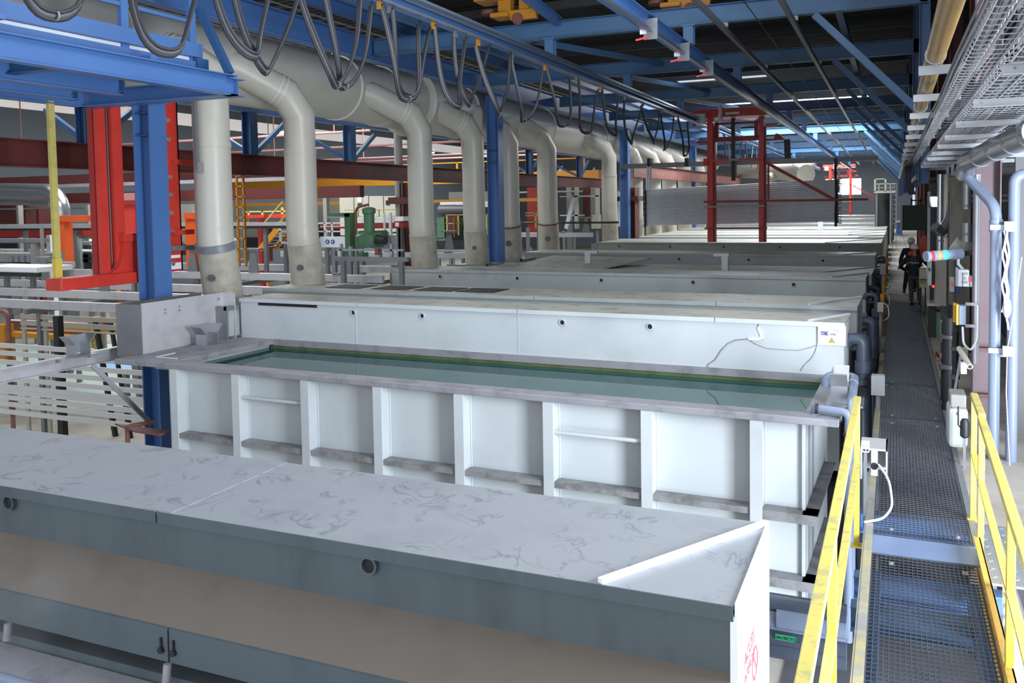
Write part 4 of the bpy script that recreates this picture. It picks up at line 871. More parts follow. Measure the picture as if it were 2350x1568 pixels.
# red lifting mast hung under the bridge
t = thing('lifting_mast', 'red lifting mast with steel guide strips, left of the blue column', 'mast', (-14, 12.3, 1.6))
MB().box(-14.05, -13.95, 12.12, 12.3, 1.7, 5.32).build('flange', 'red_paint', t); MB().box(-14.05, -13.95, 12.45, 12.68, 1.95, 5.32).build('flange', 'red_paint', t)
MB().box(-14.2, -14.08, 12.1, 12.7, 1.7, 5.32).build('web', 'red_dark', t)
for y in (12.36, 12.41): MB().box(-14.07, -14.03, y-.015, y+.015, 1.7, 5.3).build('guide_strip', 'stainless', t)
MB().box(-14.1, -13.7, 11.0, 13.4, 1.68, 1.9).build('foot_arm', 'red_paint', t, bevel=.01)
MB().add([(-14.0, 12.2, 1.9), (-14.0, 12.9, 1.9), (-14.0, 12.9, 2.6), (-14.0, 12.55, 2.6), (-14.0, 12.5, 2.2), (-14.0, 12.4, 2.0), (-13.85, 12.2, 1.9), (-13.85, 12.9, 1.9), (-13.85, 12.9, 2.6), (-13.85, 12.55, 2.6), (-13.85, 12.5, 2.2), (-13.85, 12.4, 2.0)],
         [(0, 1, 2, 3, 4, 5), (6, 11, 10, 9, 8, 7), (0, 6, 7, 1), (1, 7, 8, 2), (2, 8, 9, 3), (3, 9, 10, 4), (4, 10, 11, 5), (5, 11, 6, 0)]).build('gusset', 'red_paint', t)
MB().box(-14.0, -13.8, 12.5, 13.3, 2.5, 2.66).build('side_arm', 'red_paint', t)
K_ = 1.056
t = thing('perforated_mast', 'red mast plate studded with round bolts, right of the blue column', 'mast', (0, 0, 0))
MB().box(-13.03, -13.0, 12.82, 13.19, 1.9, 5.3).box(-13.25, -13.0, 13.16, 13.19, 1.9, 5.3).build('plate', 'red_paint', t)
for z in (5.2, 4.85, 4.48, 3.75, 3.4, 3.05, 2.7, 2.35, 2.05):
    MB().lathe((-13.0, 12.93, z), (1, 0, 0), [(.045, 0), (.045, .012), (.025, .02), (.025, .045), (0, .045)], 12).build('bolt', 'steel_ledge', t, True)
for y0, y1, z in ((13.0, 13.6, 4.05), (12.95, 13.5, 2.66)): MB().box(-13.0, -12.97, y0, y1, z-.05, z+.05).build('lever', 'red_paint', t)
MB().box(-12.99, -12.96, 12.85, 13.6, 2.3, 2.4).build('grey_arm', 'galv_dull', t)
MB().box(-12.995, -12.99, 12.88, 13.12, 2.16, 2.22).build('label_plate', 'sign_white', t)
MB().box(-12.995, -12.99, 12.86, 13.14, 1.94, 2.07).build('label_plate', 'sign_white', t)
t.location = (0, 0, 3.1*(1-K_)); t.scale = (K_, K_, K_)
b = MB()
one(MB().box(-14.02, -13.95, 11.1, 11.22, 2.25, 5.1), 'yellow_strut', 'yellow_faded', 'faded yellow vertical strut left of the red mast, bright yellow at its foot', 'strut')
one(MB().box(-14.03, -13.94, 11.09, 11.23, 1.75, 2.25), 'strut_foot', 'yellow_clean', 'bright yellow foot clamped to the faded yellow strut', 'foot')
t = thing('cable_guide', 'slim grey steel bar with a hooked box, between red mast plate and nearest downpipe', 'bar', (-12.9, 13.65, 3.9))
MB().box(-12.93, -12.87, 13.52, 13.6, 3.9, 5.3).build('bar', 'galv_dull', t); MB().box(-12.95, -12.85, 13.55, 13.85, 3.85, 4.05).build('box', 'cabinet', t)
MB().tube([(-12.85, 13.8, 3.9), (-12.85, 13.95, 3.87), (-12.85, 13.97, 3.95)], .01, 6).build('hook', 'cabinet', t)

# long flight bars stored left of the baths
def fbar(x0, x1, y, z, lab, m='aluminium', h=.22, w=.12, saddles=()):
    t = thing('flight_bar', lab, 'beam', ((x0+x1)/2, y, z), 'pale flight bars stored left of the tanks')
    MB().box(x0, x1, y, y+w, z, z+h).build('bar', m, t, bevel=.01)
    for sx in saddles:
        MB().poly([(sx-.2, y+.02, z+h), (sx+.2, y+.02, z+h), (sx+.09, y+.02, z+h+.7), (sx-.09, y+.02, z+h+.7)], (0, .03, 0)).build('saddle_post', 'galv_dull', t)
        MB().box(sx-.3, sx+.3, y-.05, y+.15, z+h+.7, z+h+.76).build('saddle', 'galv_dull', t)
    if y > 22: MB().box(x0+1, x0+1.1, y, y+.1, -2.6, z).build('leg', 'galv_dull', t); MB().box(x1-1, x1-.9, y, y+.1, -2.6, z).build('leg', 'galv_dull', t)
    for hx in (x0+1.2, x1-1.6): MB().box(hx-.1, hx+.14, y-.04, y+w+.04, z+h, z+h+.04).poly([(hx+.14, y, z+h), (hx+.3, y, z+h), (hx+.14, y, z+h+.06)], (0, .08, 0)).build('hook', 'steel_ledge', t)
    return t
for i, (v, y, sx, lab) in enumerate(((705, 15.2, (), 'nearest pale flight bar, just left of the white sheet guard'), (677, 17.2, (onY(236, 650, 17.2).x,), 'second pale flight bar carrying a tall saddle post'), (655, 19.2, (onY(102, 640, 19.2).x,), 'third pale flight bar carrying a saddle post at its left'), (633, 21.2, (onY(440, 600, 21.2).x, onY(580, 610, 21.2).x), 'fourth pale flight bar, two saddle posts behind the blue column'), (612, 24.5, (onY(765, 590, 24.5).x,), 'fifth pale flight bar, saddle post beside the second downpipe'))):
    z = onY(200 if i < 3 else 500, v, y).z-.11
    fbar(-34 if i < 3 else -26, -13.3-.05*i, y, z, lab, saddles=sx)
for i, (u, v, y, lab) in enumerate(((890, 580, 28, 'sixth pale flight bar, saddle post right of the third downpipe gap'), (1345, 535, 40, 'pale flight bar behind the sixth downpipe'), (1030, 575, 30, 'pale flight bar between the third and fourth downpipes'))):
    p = onY(u, v, y); fbar(p.x-5, -13.4, y, p.z-.2, lab, saddles=(p.x,))
# trestles under the flight bars
for i, (x, y) in enumerate(((-15.5, 18), (-20, 18), (-25, 18), (-15.5, 24), (-20, 24))):
    t = thing('trestle', 'grey steel trestle under the pale flight bars, %s' % ordn[i], 'trestle', (x, y, -2.6), 'trestles under the flight bars')
    MB().box(x-.06, x+.06, y-3, y+3.2, .55, .68).build('top_beam', 'galv_dull', t)
    for yy in (y-2.6, y+2.6): MB().box(x-.06, x+.06, yy-.06, yy+.06, -2.6, .55).build('leg', 'galv_dull', t)

# conveyor arm with funnel and brace next to the shield
t = thing('outrigger_arm', 'white galvanised channel arm running to the sheet guard at the left', 'arm', (-13.45, 10, .3))
MB().chan((-13.45, 6.5, .44), (-13.45, 12.4, .44), .24, .12, .012).build('channel', 'aluminium', t)
MB().angle((-13.3, 11.2, .3), (-12.9, 12.1, -.95), .09, .09, .012).build('brace', 'galv_dull', t)
for y in (9.4, 10.6, 11.2): MB().cyl((-13.33, y, .5), (-13.3, y, .5), .03, 8).build('bolt', 'steel_ledge', t)
funnel(-13.4, 10.95, .57, .95, 'galvanised guide funnel on the white arm at the left', 'galvanised', .5)
t = thing('rusty_handrail', 'rusty bent pipe rail left of the near hood and blue column', 'railing', (-12.6, 11, -2.6))
p = onY(292, 985, 11.3); q = onY(355, 969, 11.7)
MB().tube(bend([(p.x, 11.3, -2.6), (p.x, 11.3, q.z), (q.x, 11.7, q.z)], .1), .04, 12).build('pipe', 'rust_steel', t, True)

# hanging load of flat white profiles
for i, v in enumerate((803, 821, 842, 862, 882, 901, 912, 926, 942, 960)):
    p = onY(150, v, 13.6)
    one(MB().box(-27, -12.98, 13.6, 13.63, p.z-.06, p.z+.05), 'flat_profile', 'alu_bar', 'long flat white metal profile in the stack left of the blue column', 'profile', 'white profiles stacked left of the blue column')
t = thing('cream_fence', 'low cream fence with three rails behind the white profiles', 'fence', (-16.5, 15.2, -2.6))
for u in (55, 104): p = onY(u, 790, 15.4); MB().box(p.x-.06, p.x+.06, 15.4, 15.46, -2.6, onY(u, 725, 15.4).z).build('post', 'cabinet_light', t)
for v, h in ((731, .06), (747, .06), (760, .02)): z = onY(170, v, 15.4).z; MB().box(onY(50, v, 15.4).x, -13.2, 15.36, 15.4, z-h, z+h).build('rail', 'cabinet_light', t)
t = thing('profile_rack', 'dark steel stands holding the white profiles', 'rack', (-16, 13.8, -2.6))
for u in (138,): p = onY(u, 800, 13.75); MB().box(p.x-.08, p.x+.08, 13.66, 13.8, -2.6, onY(u, 725, 13.75).z).build('stand', 'black_part', t)
p = onY(22, 800, 13.75); MB().tube(bend([(p.x, 13.75, -2.6), (p.x, 13.75, onY(20, 715, 13.75).z), (p.x-.8, 13.75, onY(20, 715, 13.75).z)], .2), .05, 8).build('stand', 'rust_steel', t, True)
for i, (u, w) in enumerate(((240, .1), (275, .08))): p = onY(u, 790, 15.9); MB().bar((p.x-.3, 15.9, onY(u, 735, 15.9).z), (p.x+.25, 15.9, -2.6), w, w, (0, 1, 0)).build('stand', 'black_part', t)

def bx(u0, v0, u1, v1, Y, dep):
    a = onY(u0, (v0+v1)/2, Y).x; c = onY(u1, (v0+v1)/2, Y).x; z1 = onY((u0+u1)/2, v0, Y).z; z0 = onY((u0+u1)/2, v1, Y).z
    return (a, c, Y, Y+dep, z0, z1)
def bt(name, lab, cat, base, parts, grp=None, bevel=0, ground=True):          # a machine put together from boxes read at one distance
    bb = bx(*base); t = thing(name, lab, cat, ((bb[0]+bb[1])/2, bb[2], bb[4]), grp)
    for pn, m, *rs in parts:
        for r in rs: MB().box(*bx(*r)).build(pn, m, t, bevel=bevel)
    zl = min((c.matrix_local.translation.z + min(v.co.z for v in c.data.vertices) for c in t.children)) + bb[4]
    if ground and zl > -2.5 and bb[2] < 70 and bb[0] < -.2:       # legs down to the hall floor
        for xx in (bb[0]+.15, bb[1]-.15): MB().box(xx-.06, xx+.06, bb[2]+.1, bb[2]+.22, -2.6, zl+.02).build('leg', 'galv_dull', t)
    return t

# ---------------------------------------------------------------- machine hall to the left
one(MB().box(-34, -16, 18.3, 27, -2.6, -2.59), 'floor_marking', 'floor_green', 'pale green painted floor area behind the white profiles', 'floor paint')
one(MB().box(-30, -17, 22.5, 23.6, -2.59, -2.58), 'floor_strip', 'floor_blue', 'pale blue floor strip behind the cream fence', 'floor paint')
t = thing('brown_girder', 'long dark brown girder crossing behind the downpipes', 'girder', (-16.4, 25, 4))
MB().ibeam((-16.4, 4, 4.31), (-16.4, 55, 4.31), .57, .32, .03, .02).build('beam', 'brown_steel', t)
for i, (u, lab) in enumerate(((200, 'left of the red mast'), (575, 'between the first two downpipes'), (803, 'between the second and third downpipes'), (1215, 'right of the far blue column'), (1330, 'right of the sixth downpipe'))):
    p = onX(u, 360, -16.4)
    t = thing('truss_post', 'short blue post with slanting braces on the brown girder, %s' % lab, 'post', (-16.4, p.y, 4.5), 'blue posts on the brown girder')
    MB().ibeam((-16.4, p.y, 4.6), (-16.4, p.y, 5.765), .3, .3, .03, .02, (1, 0, 0)).build('post', 'blue_dark', t)
    MB().bar((-16.4, p.y+.1, 4.6), (-16.4, p.y+1.6, 5.64), .12, .12).build('brace', 'blue_roof', t)
    MB().bar((-16.5, p.y+.1, 4.65), (-18.4, p.y+.6, 5.5), .1, .1).build('brace', 'blue_dark', t)
one(MB().ibeam((-16.5, 6, 5.9), (-16.5, 64, 5.9), .26, .24), 'blue_edge_beam', 'blue_paint', 'blue beam showing under the fat duct between the downpipes', 'beam')
for i, (y, lab) in enumerate(((23.6, 'brown column with grey drain pipe behind the third downpipe'), (45.6, 'brown steel column left of the tube bundle'))):
    t = thing('brown_column', lab, 'column', (-15.6 if i == 0 else -12.9, y, -2.6))
    x = onY(938, 450, 28.5).x if i == 0 else onY(1445, 470, 44).x
    y = 28.5 if i == 0 else 44
    t.location = (x, y, -2.6)
    MB().ibeam((x, y, -2.6), (x, y, 4 if i == 0 else 3.9), .5 if i == 0 else .8, .5 if i == 0 else .8, .03, .02, (1, 0, 0)).build('shaft', 'brown_steel', t)
    MB().box(x-.6, x+.6, y-.5, y+.5, 3.2, 3.45).build('cap', 'brown_steel', t)
    if i == 0: MB().tube([(x-.35, y-.1, -2.6), (x-.35, y-.1, 7)], .16, 16).build('drain_pipe', 'cabinet', t, True)
one(MB().ibeam(onY(1455, 392, 44), onY(1700, 415, 75), .7, .4), 'brown_crane_girder', 'rust_steel', 'lighter brown girder running back behind the red gantry', 'girder')
# farther girders, ceiling pipes and the far crane
for i, (v0, v1, y, m) in enumerate(((402, 422, 26, 'brown_steel'), (444, 467, 30, 'brown_steel'), (422, 430, 28, 'aluminium'))):
    z1 = onY(150, v0, y).z; z0 = onY(150, v1, y).z
    one(MB().box(-42, -20 if i < 2 else -21, y, y+.3, z0, z1), 'hall_beam', m, ['dark red beam behind the red mast, upper', 'dark red beam behind the red mast, lower', 'white pipe-like rail between the dark red beams'][i], 'beam', 'beams across the left hall')
for k, (y, z, x0, x1) in enumerate(((40, 6.4, -47.9, -18), (47, 6.2, -47.9, -18), (55, 6.5, -47.9, -18), (34, 6.6, -47.9, -22))):
    t = thing('sprinkler_pipe', 'thin red sprinkler pipe under the left hall roof, %s' % ordn[k], 'pipe', (x0, y, z), 'red sprinkler pipes')
    MB().tube([(x0, y, z), (x1, y, z)], .06, 8).build('pipe', 'pink_pipe', t, True)
    for xx in range(int(x0)+2, int(x1), 7): MB().tube([(xx, y, z), (xx, y, 10.98)], .035, 6).build('drop', 'pink_pipe', t)
t = thing('overhead_crane', 'yellow overhead crane girder far in the left hall', 'crane', (-30, 52, 4.7))
MB().box(-47.98, -17, 52, 52.8, 4.6, 5.2).build('girder', 'crane_yellow', t)
for xx in range(-45, -17, 3): MB().box(xx, xx+.1, 52, 52.1, 5.2, 6.0).build('guard_post', 'crane_yellow', t)
MB().box(-46, -17, 52, 52.06, 5.95, 6.02).build('guard_bar', 'crane_yellow', t)
one(MB().box(-46, -16, 36, 36.3, 4.55, 4.75), 'dark_rail', 'black_part', 'dark green-black rail across the hall above the brown girder', 'rail')
one(MB().box(-44, -17.5, 44, 44.6, 3.28, 3.46), 'orange_crane_beam', 'crane_yellow', 'glowing orange crane beam seen under the brown girder', 'beam')
for i, (u, v, y) in enumerate(((650, 303, 38), (985, 350, 44), (1290, 395, 60), (1565, 135, 30), (1365, 398, 62))):
    p = onY(u, v, y)
    t = thing('hall_lamp', 'glowing high-bay lamp under the hall roof, %s' % ['between first two downpipes', 'right of the third downpipe', 'right of the far blue column', 'beside the right crane rail', 'right of the sixth downpipe'][i], 'lamp', p, 'high-bay lamps')
    MB().lathe(p, (0, 0, 1), [(.34, .0), (.30, .12), (.12, .3), (.05, .45)], 16).build('reflector', 'galv_dull', t, True)
    MB().lathe(p, (0, 0, -1), [(0, 0), (.3, 0), (.3, .04), (0, .06)], 16).build('bulb', 'lamp_white', t)
    MB().tube([p+V(0, 0, .4), V(p.x, p.y, 11.1 if p.x < -15.2 else 8.66)], .012, 5).build('cord', 'black_part', t)
for i, (u, v, w) in enumerate(((640, 555, 1.6), (900, 568, 1.2), (150, 660, 2))): pass
# row of machines, nearest row about 22 m away
bt('roller_conveyor', 'long white roller conveyor running across behind the red mast', 'conveyor', (0, 512, 640, 600, 23, .6),
   [('side_rail', 'aluminium', (-60, 514, 310, 524, 23, .1), (310, 511, 700, 519, 23, .1)), ('bed', 'green_dark', (-60, 524, 310, 529, 23, .8), (310, 519, 700, 525, 23, .8)), ('leg', 'galv_dull', (55, 528, 62, 640, 23.2, .1), (170, 528, 178, 640, 23.2, .1), (330, 525, 338, 640, 23.2, .1), (605, 525, 612, 640, 23.2, .1))])
t = thing('silver_duct', 'silver insulated pipe with a downward bend at the left edge', 'pipe', onY(60, 440, 25))
pa = [onY(-60, 438, 25), onY(120, 441, 25), onY(141, 470, 25), onY(141, 520, 25)]
MB().tube(bend(pa, .5, 6), .34, 20).build('cladding', 'insul_clad', t, True)
MB().tube([onY(-40, 463, 25.5), onY(60, 463, 25.5), onY(75, 466, 25.5), onY(118, 468, 25.5)], .16, 12).build('branch', 'stainless', t, True)
for i, (u0, u1, v0, v1, lab) in enumerate(((126, 148, 497, 605, 'bright orange post behind the yellow strut'), (426, 450, 490, 612, 'bright orange post between red mast plate and nearest downpipe'))):
    bt('orange_post', lab, 'post', (u0, v0, u1, v1, 21.5, .3), [('upright', 'orange_paint', (u0, v0, u1, v1, 21.5, .35)), ('top_beam', 'orange_paint', (u0-5, v0-2, u1+50, v0+12, 21.4, .4))])
bt('red_gearbox', 'red bolted gearbox drum right of the red mast', 'machine', (278, 440, 315, 575, 20, .8), [('housing', 'red_paint', (278, 445, 311, 572, 20, .8)), ('cover', 'red_dark', (274, 460, 315, 470, 19.9, .1)), ('bolt_plate', 'pink_pipe', (282, 443, 309, 462, 19.95, .05))])
bt('red_machine_bed', 'low red machine bed behind the yellow strut', 'machine', (60, 527, 320, 545, 26, 1.0), [('bed', 'red_dark', (0, 529, 190, 545, 26, 1)), ('bed', 'red_paint', (190, 527, 225, 540, 26, 1))])
bt('grey_press_line', 'grey machine with rows of clamps at the left edge', 'machine', (0, 545, 110, 630, 20, 1), [('frame', 'cabinet', (-40, 582, 100, 602, 20.2, .8)), ('top_tube', 'galvanised', (-40, 548, 95, 556, 20, .3)), ('base', 'aluminium', (-40, 605, 100, 618, 20, 1.2)), ('clamp', 'galvanised', (18, 586, 27, 602, 20, .2), (32, 586, 41, 602, 20, .2), (46, 586, 55, 602, 20, .2), (60, 586, 69, 602, 20, .2)), ('post', 'cabinet', (70, 560, 80, 640, 20, .2), (93, 525, 97, 610, 19.9, .08))])
bt('white_table', 'white slab table at the left edge below the grey machine', 'table', (0, 612, 85, 632, 17.5, .8), [('slab', 'sign_white', (-60, 613, 84, 624, 17.6, 1.2)), ('rail', 'green_dark', (-60, 625, 88, 634, 17.4, .1)), ('leg', 'galv_dull', (10, 634, 18, 720, 17.8, .1), (70, 634, 78, 720, 17.8, .1))])
bt('lighting_gantry', 'blue-grey steel frame with fluorescent tubes behind the red mast', 'frame', (148, 540, 230, 640, 23.5, .5), [('post', 'cabinet', (168, 541, 179, 640, 23.5, .2)), ('cross_bar', 'cabinet', (148, 541, 232, 547, 23.5, .2)), ('tube_light', 'lamp_white', (150, 556, 168, 559, 23.8, .05), (205, 550, 232, 553, 23.8, .05))])
bt('black_rollers', 'dark stacked rollers behind the red foot arm', 'machine', (155, 580, 210, 605, 25.5, .6), [('roller', 'black_part', (155, 584, 208, 592, 25.5, .4), (155, 594, 208, 602, 25.5, .4)), ('post', 'yellow_paint', (152, 565, 159, 640, 25.5, .2)), ('post', 'black_part', (192, 563, 202, 640, 25.5, .2))])
bt('yellow_machine', 'ochre yellow machine frame behind the cream fence', 'machine', (0, 735, 285, 830, 16.5, 1), [('beam', 'crane_yellow', (0, 768, 200, 778, 16.6, .3), (120, 752, 285, 760, 16.9, .3)), ('side', 'crane_yellow', (-50, 745, 10, 830, 16.4, .3)), ('post', 'yellow_paint', (207, 728, 222, 800, 16.8, .2)), ('deck', 'rust_steel', (20, 740, 180, 766, 17.5, 1.2)), ('rail', 'sign_white', (20, 738, 200, 741, 16.5, .05))])
# between the downpipes
t = thing('access_ladder', 'tall orange crane ladder right of the nearest downpipe', 'ladder', onY(550, 600, 19))
for u in (543, 558): MB().box(*bx(u, 402, u+3, 612, 19, .06)).build('stile', 'crane_yellow', t)
for k in range(9): MB().box(*bx(541, 402+24*k, 562, 405+24*k, 19, .05)).build('rung', 'crane_yellow', t)
t = thing('yellow_stair', 'yellow steel stair rising between the first two downpipes', 'stair', onY(620, 580, 30))
p0, p1 = onY(597, 572, 30), onY(650, 512, 30)
for dy in (0, 1.0): MB().bar(p0+V(0, dy, 0), p1+V(0, dy, 0), .08, .25).build('stringer', 'crane_yellow', t); MB().bar(p0+V(0, dy, .9), p1+V(0, dy, .9), .05, .05).build('handrail', 'yellow_paint', t)
for q in (p0, p1): MB().box(q.x-.06, q.x+.06, 30.4, 30.52, -2.6, q.z).build('leg', 'crane_yellow', t)
for k in range(8): q = p0.lerp(p1, (k+.5)/8); MB().box(q.x-.12, q.x+.12, 30, 31, q.z-.02, q.z+.02).build('tread', 'galv_dull', t)
bt('yellow_platform', 'yellow machine platform with rails between the first two downpipes', 'platform', (560, 480, 670, 600, 33, 2), [('deck', 'crane_yellow', (560, 512, 668, 520, 33, 2)), ('guard_bar', 'yellow_paint', (560, 484, 660, 487, 33, .1)), ('post', 'yellow_paint', (568, 484, 572, 512, 33, .1), (600, 484, 604, 512, 33, .1), (645, 476, 650, 512, 33, .1)), ('post', 'brown_steel', (608, 520, 616, 600, 33, .3)), ('red_cart', 'red_paint', (562, 494, 606, 501, 32.8, .8), (615, 492, 660, 500, 32.8, .8))])
bt('white_railing', 'white tubular railing either side of the second downpipe', 'railing', (640, 508, 800, 560, 24, .1), [('rail', 'sign_white', (640, 511, 800, 514, 24, .05), (640, 530, 800, 533, 24, .05), (640, 555, 668, 559, 24, .05)), ('post', 'sign_white', (640, 511, 644, 560, 24, .05), (658, 511, 662, 560, 24, .05), (743, 510, 746, 545, 24, .05), (760, 510, 763, 545, 24, .05), (797, 508, 801, 545, 24, .05))])
t = bt('safety_board', 'white board with two blue round mandatory signs behind the second downpipe', 'sign', (735, 543, 820, 568, 23.8, .05), [('board', 'sign_white', (735, 543, 818, 568, 23.8, .04))])
for u in (751, 763): p = onY(u, 555, 23.78); MB().lathe(p, (0, 1, 0), [(0, 0), (.075, 0), (.075, .01), (0, .01)], 20).build('mandatory_disc', 'ink_blue', t); MB().box(p.x-.02, p.x+.02, p.y-.01, p.y, p.z-.035, p.z+.04).build('pictogram', 'sign_white', t)
t = thing('green_pump', 'green vertical pump with curved brown pipe between the second and third downpipes', 'pump', onY(848, 570, 22))
p = onY(847, 500, 22)
MB().lathe((p.x, 22, onY(847, 568, 22).z), (0, 0, 1), [(.42, 0), (.42, .35), (.36, .42), (.18, .45), (.16, .5), (.16, 1.0), (.2, 1.02), (.2, 1.16), (.1, 1.2)], 20).build('body', 'green_machine', t, True)
MB().box(*bx(822, 530, 865, 560, 22.1, .6)).build('block', 'green_machine', t)
MB().tube(bend([onY(818, 565, 21.8), onY(816, 476, 21.8), onY(845, 470, 21.8)], .35, 6), .04, 10).build('brown_pipe', 'rust_steel', t, True)
MB().cyl(onY(865, 550, 21.8), onY(885, 552, 21.8), .14, 14).build('motor', 'black_part', t, True)
bt('steel_portal', 'green steel portal left of the green pump', 'frame', (750, 488, 805, 570, 22.5, .4), [('upright', 'green_machine', (791, 490, 803, 572, 22.5, .35)), ('cross_head', 'green_machine', (750, 489, 803, 498, 22.5, .35)), ('tray', 'galvanised', (748, 497, 790, 500, 22.4, .4))])
t = bt('control_cabinets', 'row of cream control cabinets far behind the green pump', 'cabinet', (780, 450, 920, 545, 36, 1), [('door', 'cabinet_light', (780, 452, 812, 540, 36, .8), (814, 450, 846, 540, 36, .8), (848, 450, 880, 540, 36, .8), (882, 450, 918, 540, 36, .8)), ('panel', 'box_white', (820, 453, 830, 465, 35.95, .04)), ('screen', 'ink_black', (820, 468, 830, 472, 35.95, .04), (885, 460, 893, 470, 35.95, .04))])
bt('yellow_guard_rail', 'thin yellow railing in front of the cream cabinets', 'railing', (790, 480, 920, 500, 30, .1), [('rail', 'yellow_paint', (790, 481, 925, 483, 30, .05), (790, 496, 925, 498, 30, .05)), ('post', 'yellow_paint', (820, 481, 822, 500, 30, .05), (868, 481, 870, 500, 30, .05), (908, 481, 910, 560, 30, .05))])
bt('white_header_pipe', 'white horizontal header pipe with red base behind the green pump', 'pipe', (815, 497, 925, 515, 27, .5), [('pipe', 'sign_white', (815, 498, 925, 508, 27, .5)), ('base', 'red_dark', (815, 512, 925, 522, 27, .8)), ('stand', 'box_white', (892, 488, 897, 540, 26.8, .1), (880, 490, 883, 560, 26.8, .08))])
bt('fire_point_sign', 'red square fire sign left of the brown column', 'sign', (904, 508, 920, 523, 23, .02), [('plate', 'red_paint', (904, 508, 919, 523, 22.9, .02)), ('pictogram', 'sign_white', (907, 511, 915, 520, 22.88, .01))])
bt('pipe_manifold', 'dense grey pipe manifold at the foot of the green pump', 'manifold', (770, 565, 925, 600, 20.5, .6), [('pipe', 'galvanised', (770, 572, 925, 576, 20.5, .1), (780, 560, 784, 600, 20.5, .08), (800, 566, 806, 600, 20.6, .1), (870, 570, 874, 600, 20.5, .08), (895, 560, 900, 600, 20.5, .08)), ('pot', 'green_machine', (786, 577, 800, 592, 20.6, .3), (818, 580, 832, 592, 20.6, .3)), ('valve', 'rust_steel', (860, 570, 868, 586, 20.4, .1)), ('channel', 'galv_dull', (765, 590, 935, 600, 20.2, .12))])
t = bt('hydraulic_press', 'green hydraulic press with grey motors between third and fourth downpipes', 'machine', (995, 465, 1130, 575, 34, 2), [('body', 'green_machine', (1003, 500, 1020, 545, 34, 1.5)), ('tank', 'green_dark', (1022, 494, 1130, 552, 34.4, 2)), ('base', 'black_part', (1000, 552, 1130, 572, 34, 2)), ('door', 'brown_steel', (1028, 496, 1050, 536, 33.95, .05)), ('top_duct', 'box_white', (1010, 463, 1130, 476, 36, .8))])
for u in (1015, 1045): p = onY(u, 483, 34.5); MB().cyl((p.x-.1, 34.5, p.z), (p.x+.66, 34.5, p.z), .27, 16).build('motor', 'cable_grey', t, True)
bt('yellow_access_frame', 'yellow railing on the green press', 'railing', (1022, 490, 1135, 545, 33.6, .1), [('rail', 'yellow_paint', (1022, 492, 1130, 494, 33.6, .05), (1022, 512, 1055, 514, 33.6, .05)), ('post', 'yellow_paint', (1024, 492, 1027, 540, 33.6, .05), (1050, 492, 1053, 540, 33.6, .05), (1115, 492, 1118, 540, 33.6, .05)), ('red_pipe', 'rust_steel', (1040, 498, 1043, 545, 33.5, .06), (1024, 535, 1028, 570, 33.5, .06))])
bt('yellow_gate_rail', 'yellow railing between the fifth and sixth downpipes', 'railing', (1200, 485, 1240, 525, 34, .1), [('rail', 'yellow_paint', (1205, 488, 1235, 490, 34, .05), (1205, 494, 1235, 496, 34, .05), (1205, 509, 1235, 511, 34, .05)), ('post', 'yellow_paint', (1227, 488, 1230, 524, 34, .06))])
rk_ = bt('beige_rack', 'beige steel rack frame with slanted strut right of the sixth downpipe', 'frame', (1285, 430, 1375, 525, 42, 1), [('post', 'cabinet_light', (1318, 430, 1326, 525, 42, .2), (1366, 432, 1374, 495, 42, .2)), ('rail', 'cabinet_light', (1285, 449, 1375, 452, 42, .1), (1285, 493, 1340, 496, 42, .1)), ('post', 'brown_steel', (1338, 430, 1352, 530, 42.5, .3)), ('panel', 'cabinet', (1355, 430, 1368, 492, 42.6, .1)), ('box', 'cabinet_light', (1357, 493, 1373, 525, 41.8, .5))])
MB().bar(onY(1300, 525, 41.5), onY(1318, 455, 41.5), .2, .2, (0, 1, 0)).build('slanted_strut', 'box_white', rk_)
for i, (u0, v0, u1, v1, y, m, lab) in enumerate(((560, 470, 680, 545, 46, 'cabinet', 'grey machine housing in shadow behind the yellow platform'), (1210, 430, 1240, 540, 47, 'red_dark', 'dark red machine between the fifth and sixth downpipes'), (690, 440, 780, 520, 50, 'cabinet', 'grey wall of plant behind the second downpipe'), (1030, 440, 1130, 470, 46.5, 'cabinet', 'grey-blue gallery behind the fourth downpipe'), (300, 470, 440, 560, 34, 'cabinet', 'grey plant block behind the blue column'), (0, 470, 60, 545, 30, 'brown_steel', 'dark brown plant block at the left edge'), (1385, 440, 1420, 520, 50, 'aluminium', 'pale ribbed panel behind the slim downpipe'))):
    bt('plant_block', lab, 'machine', (u0, v0, u1, v1, y, 2), [('housing', m, (u0, v0, u1, v1, y, 2)), ('plinth', 'black_part', (u0-2, v1, u1+2, v1+25, y-.1, 2.2))])
mt_ = bt('motor_drum', 'white electric motor with blue end cap by the red gusset', 'motor', (288, 580, 318, 598, 19, .3), [('stand', 'galv_dull', (292, 596, 312, 610, 19, .3))])
p = onY(288, 590, 19); MB().cyl((p.x, 19.1, p.z), (p.x+.35, 18.9, p.z), .14, 16).build('housing', 'box_white', mt_, True)

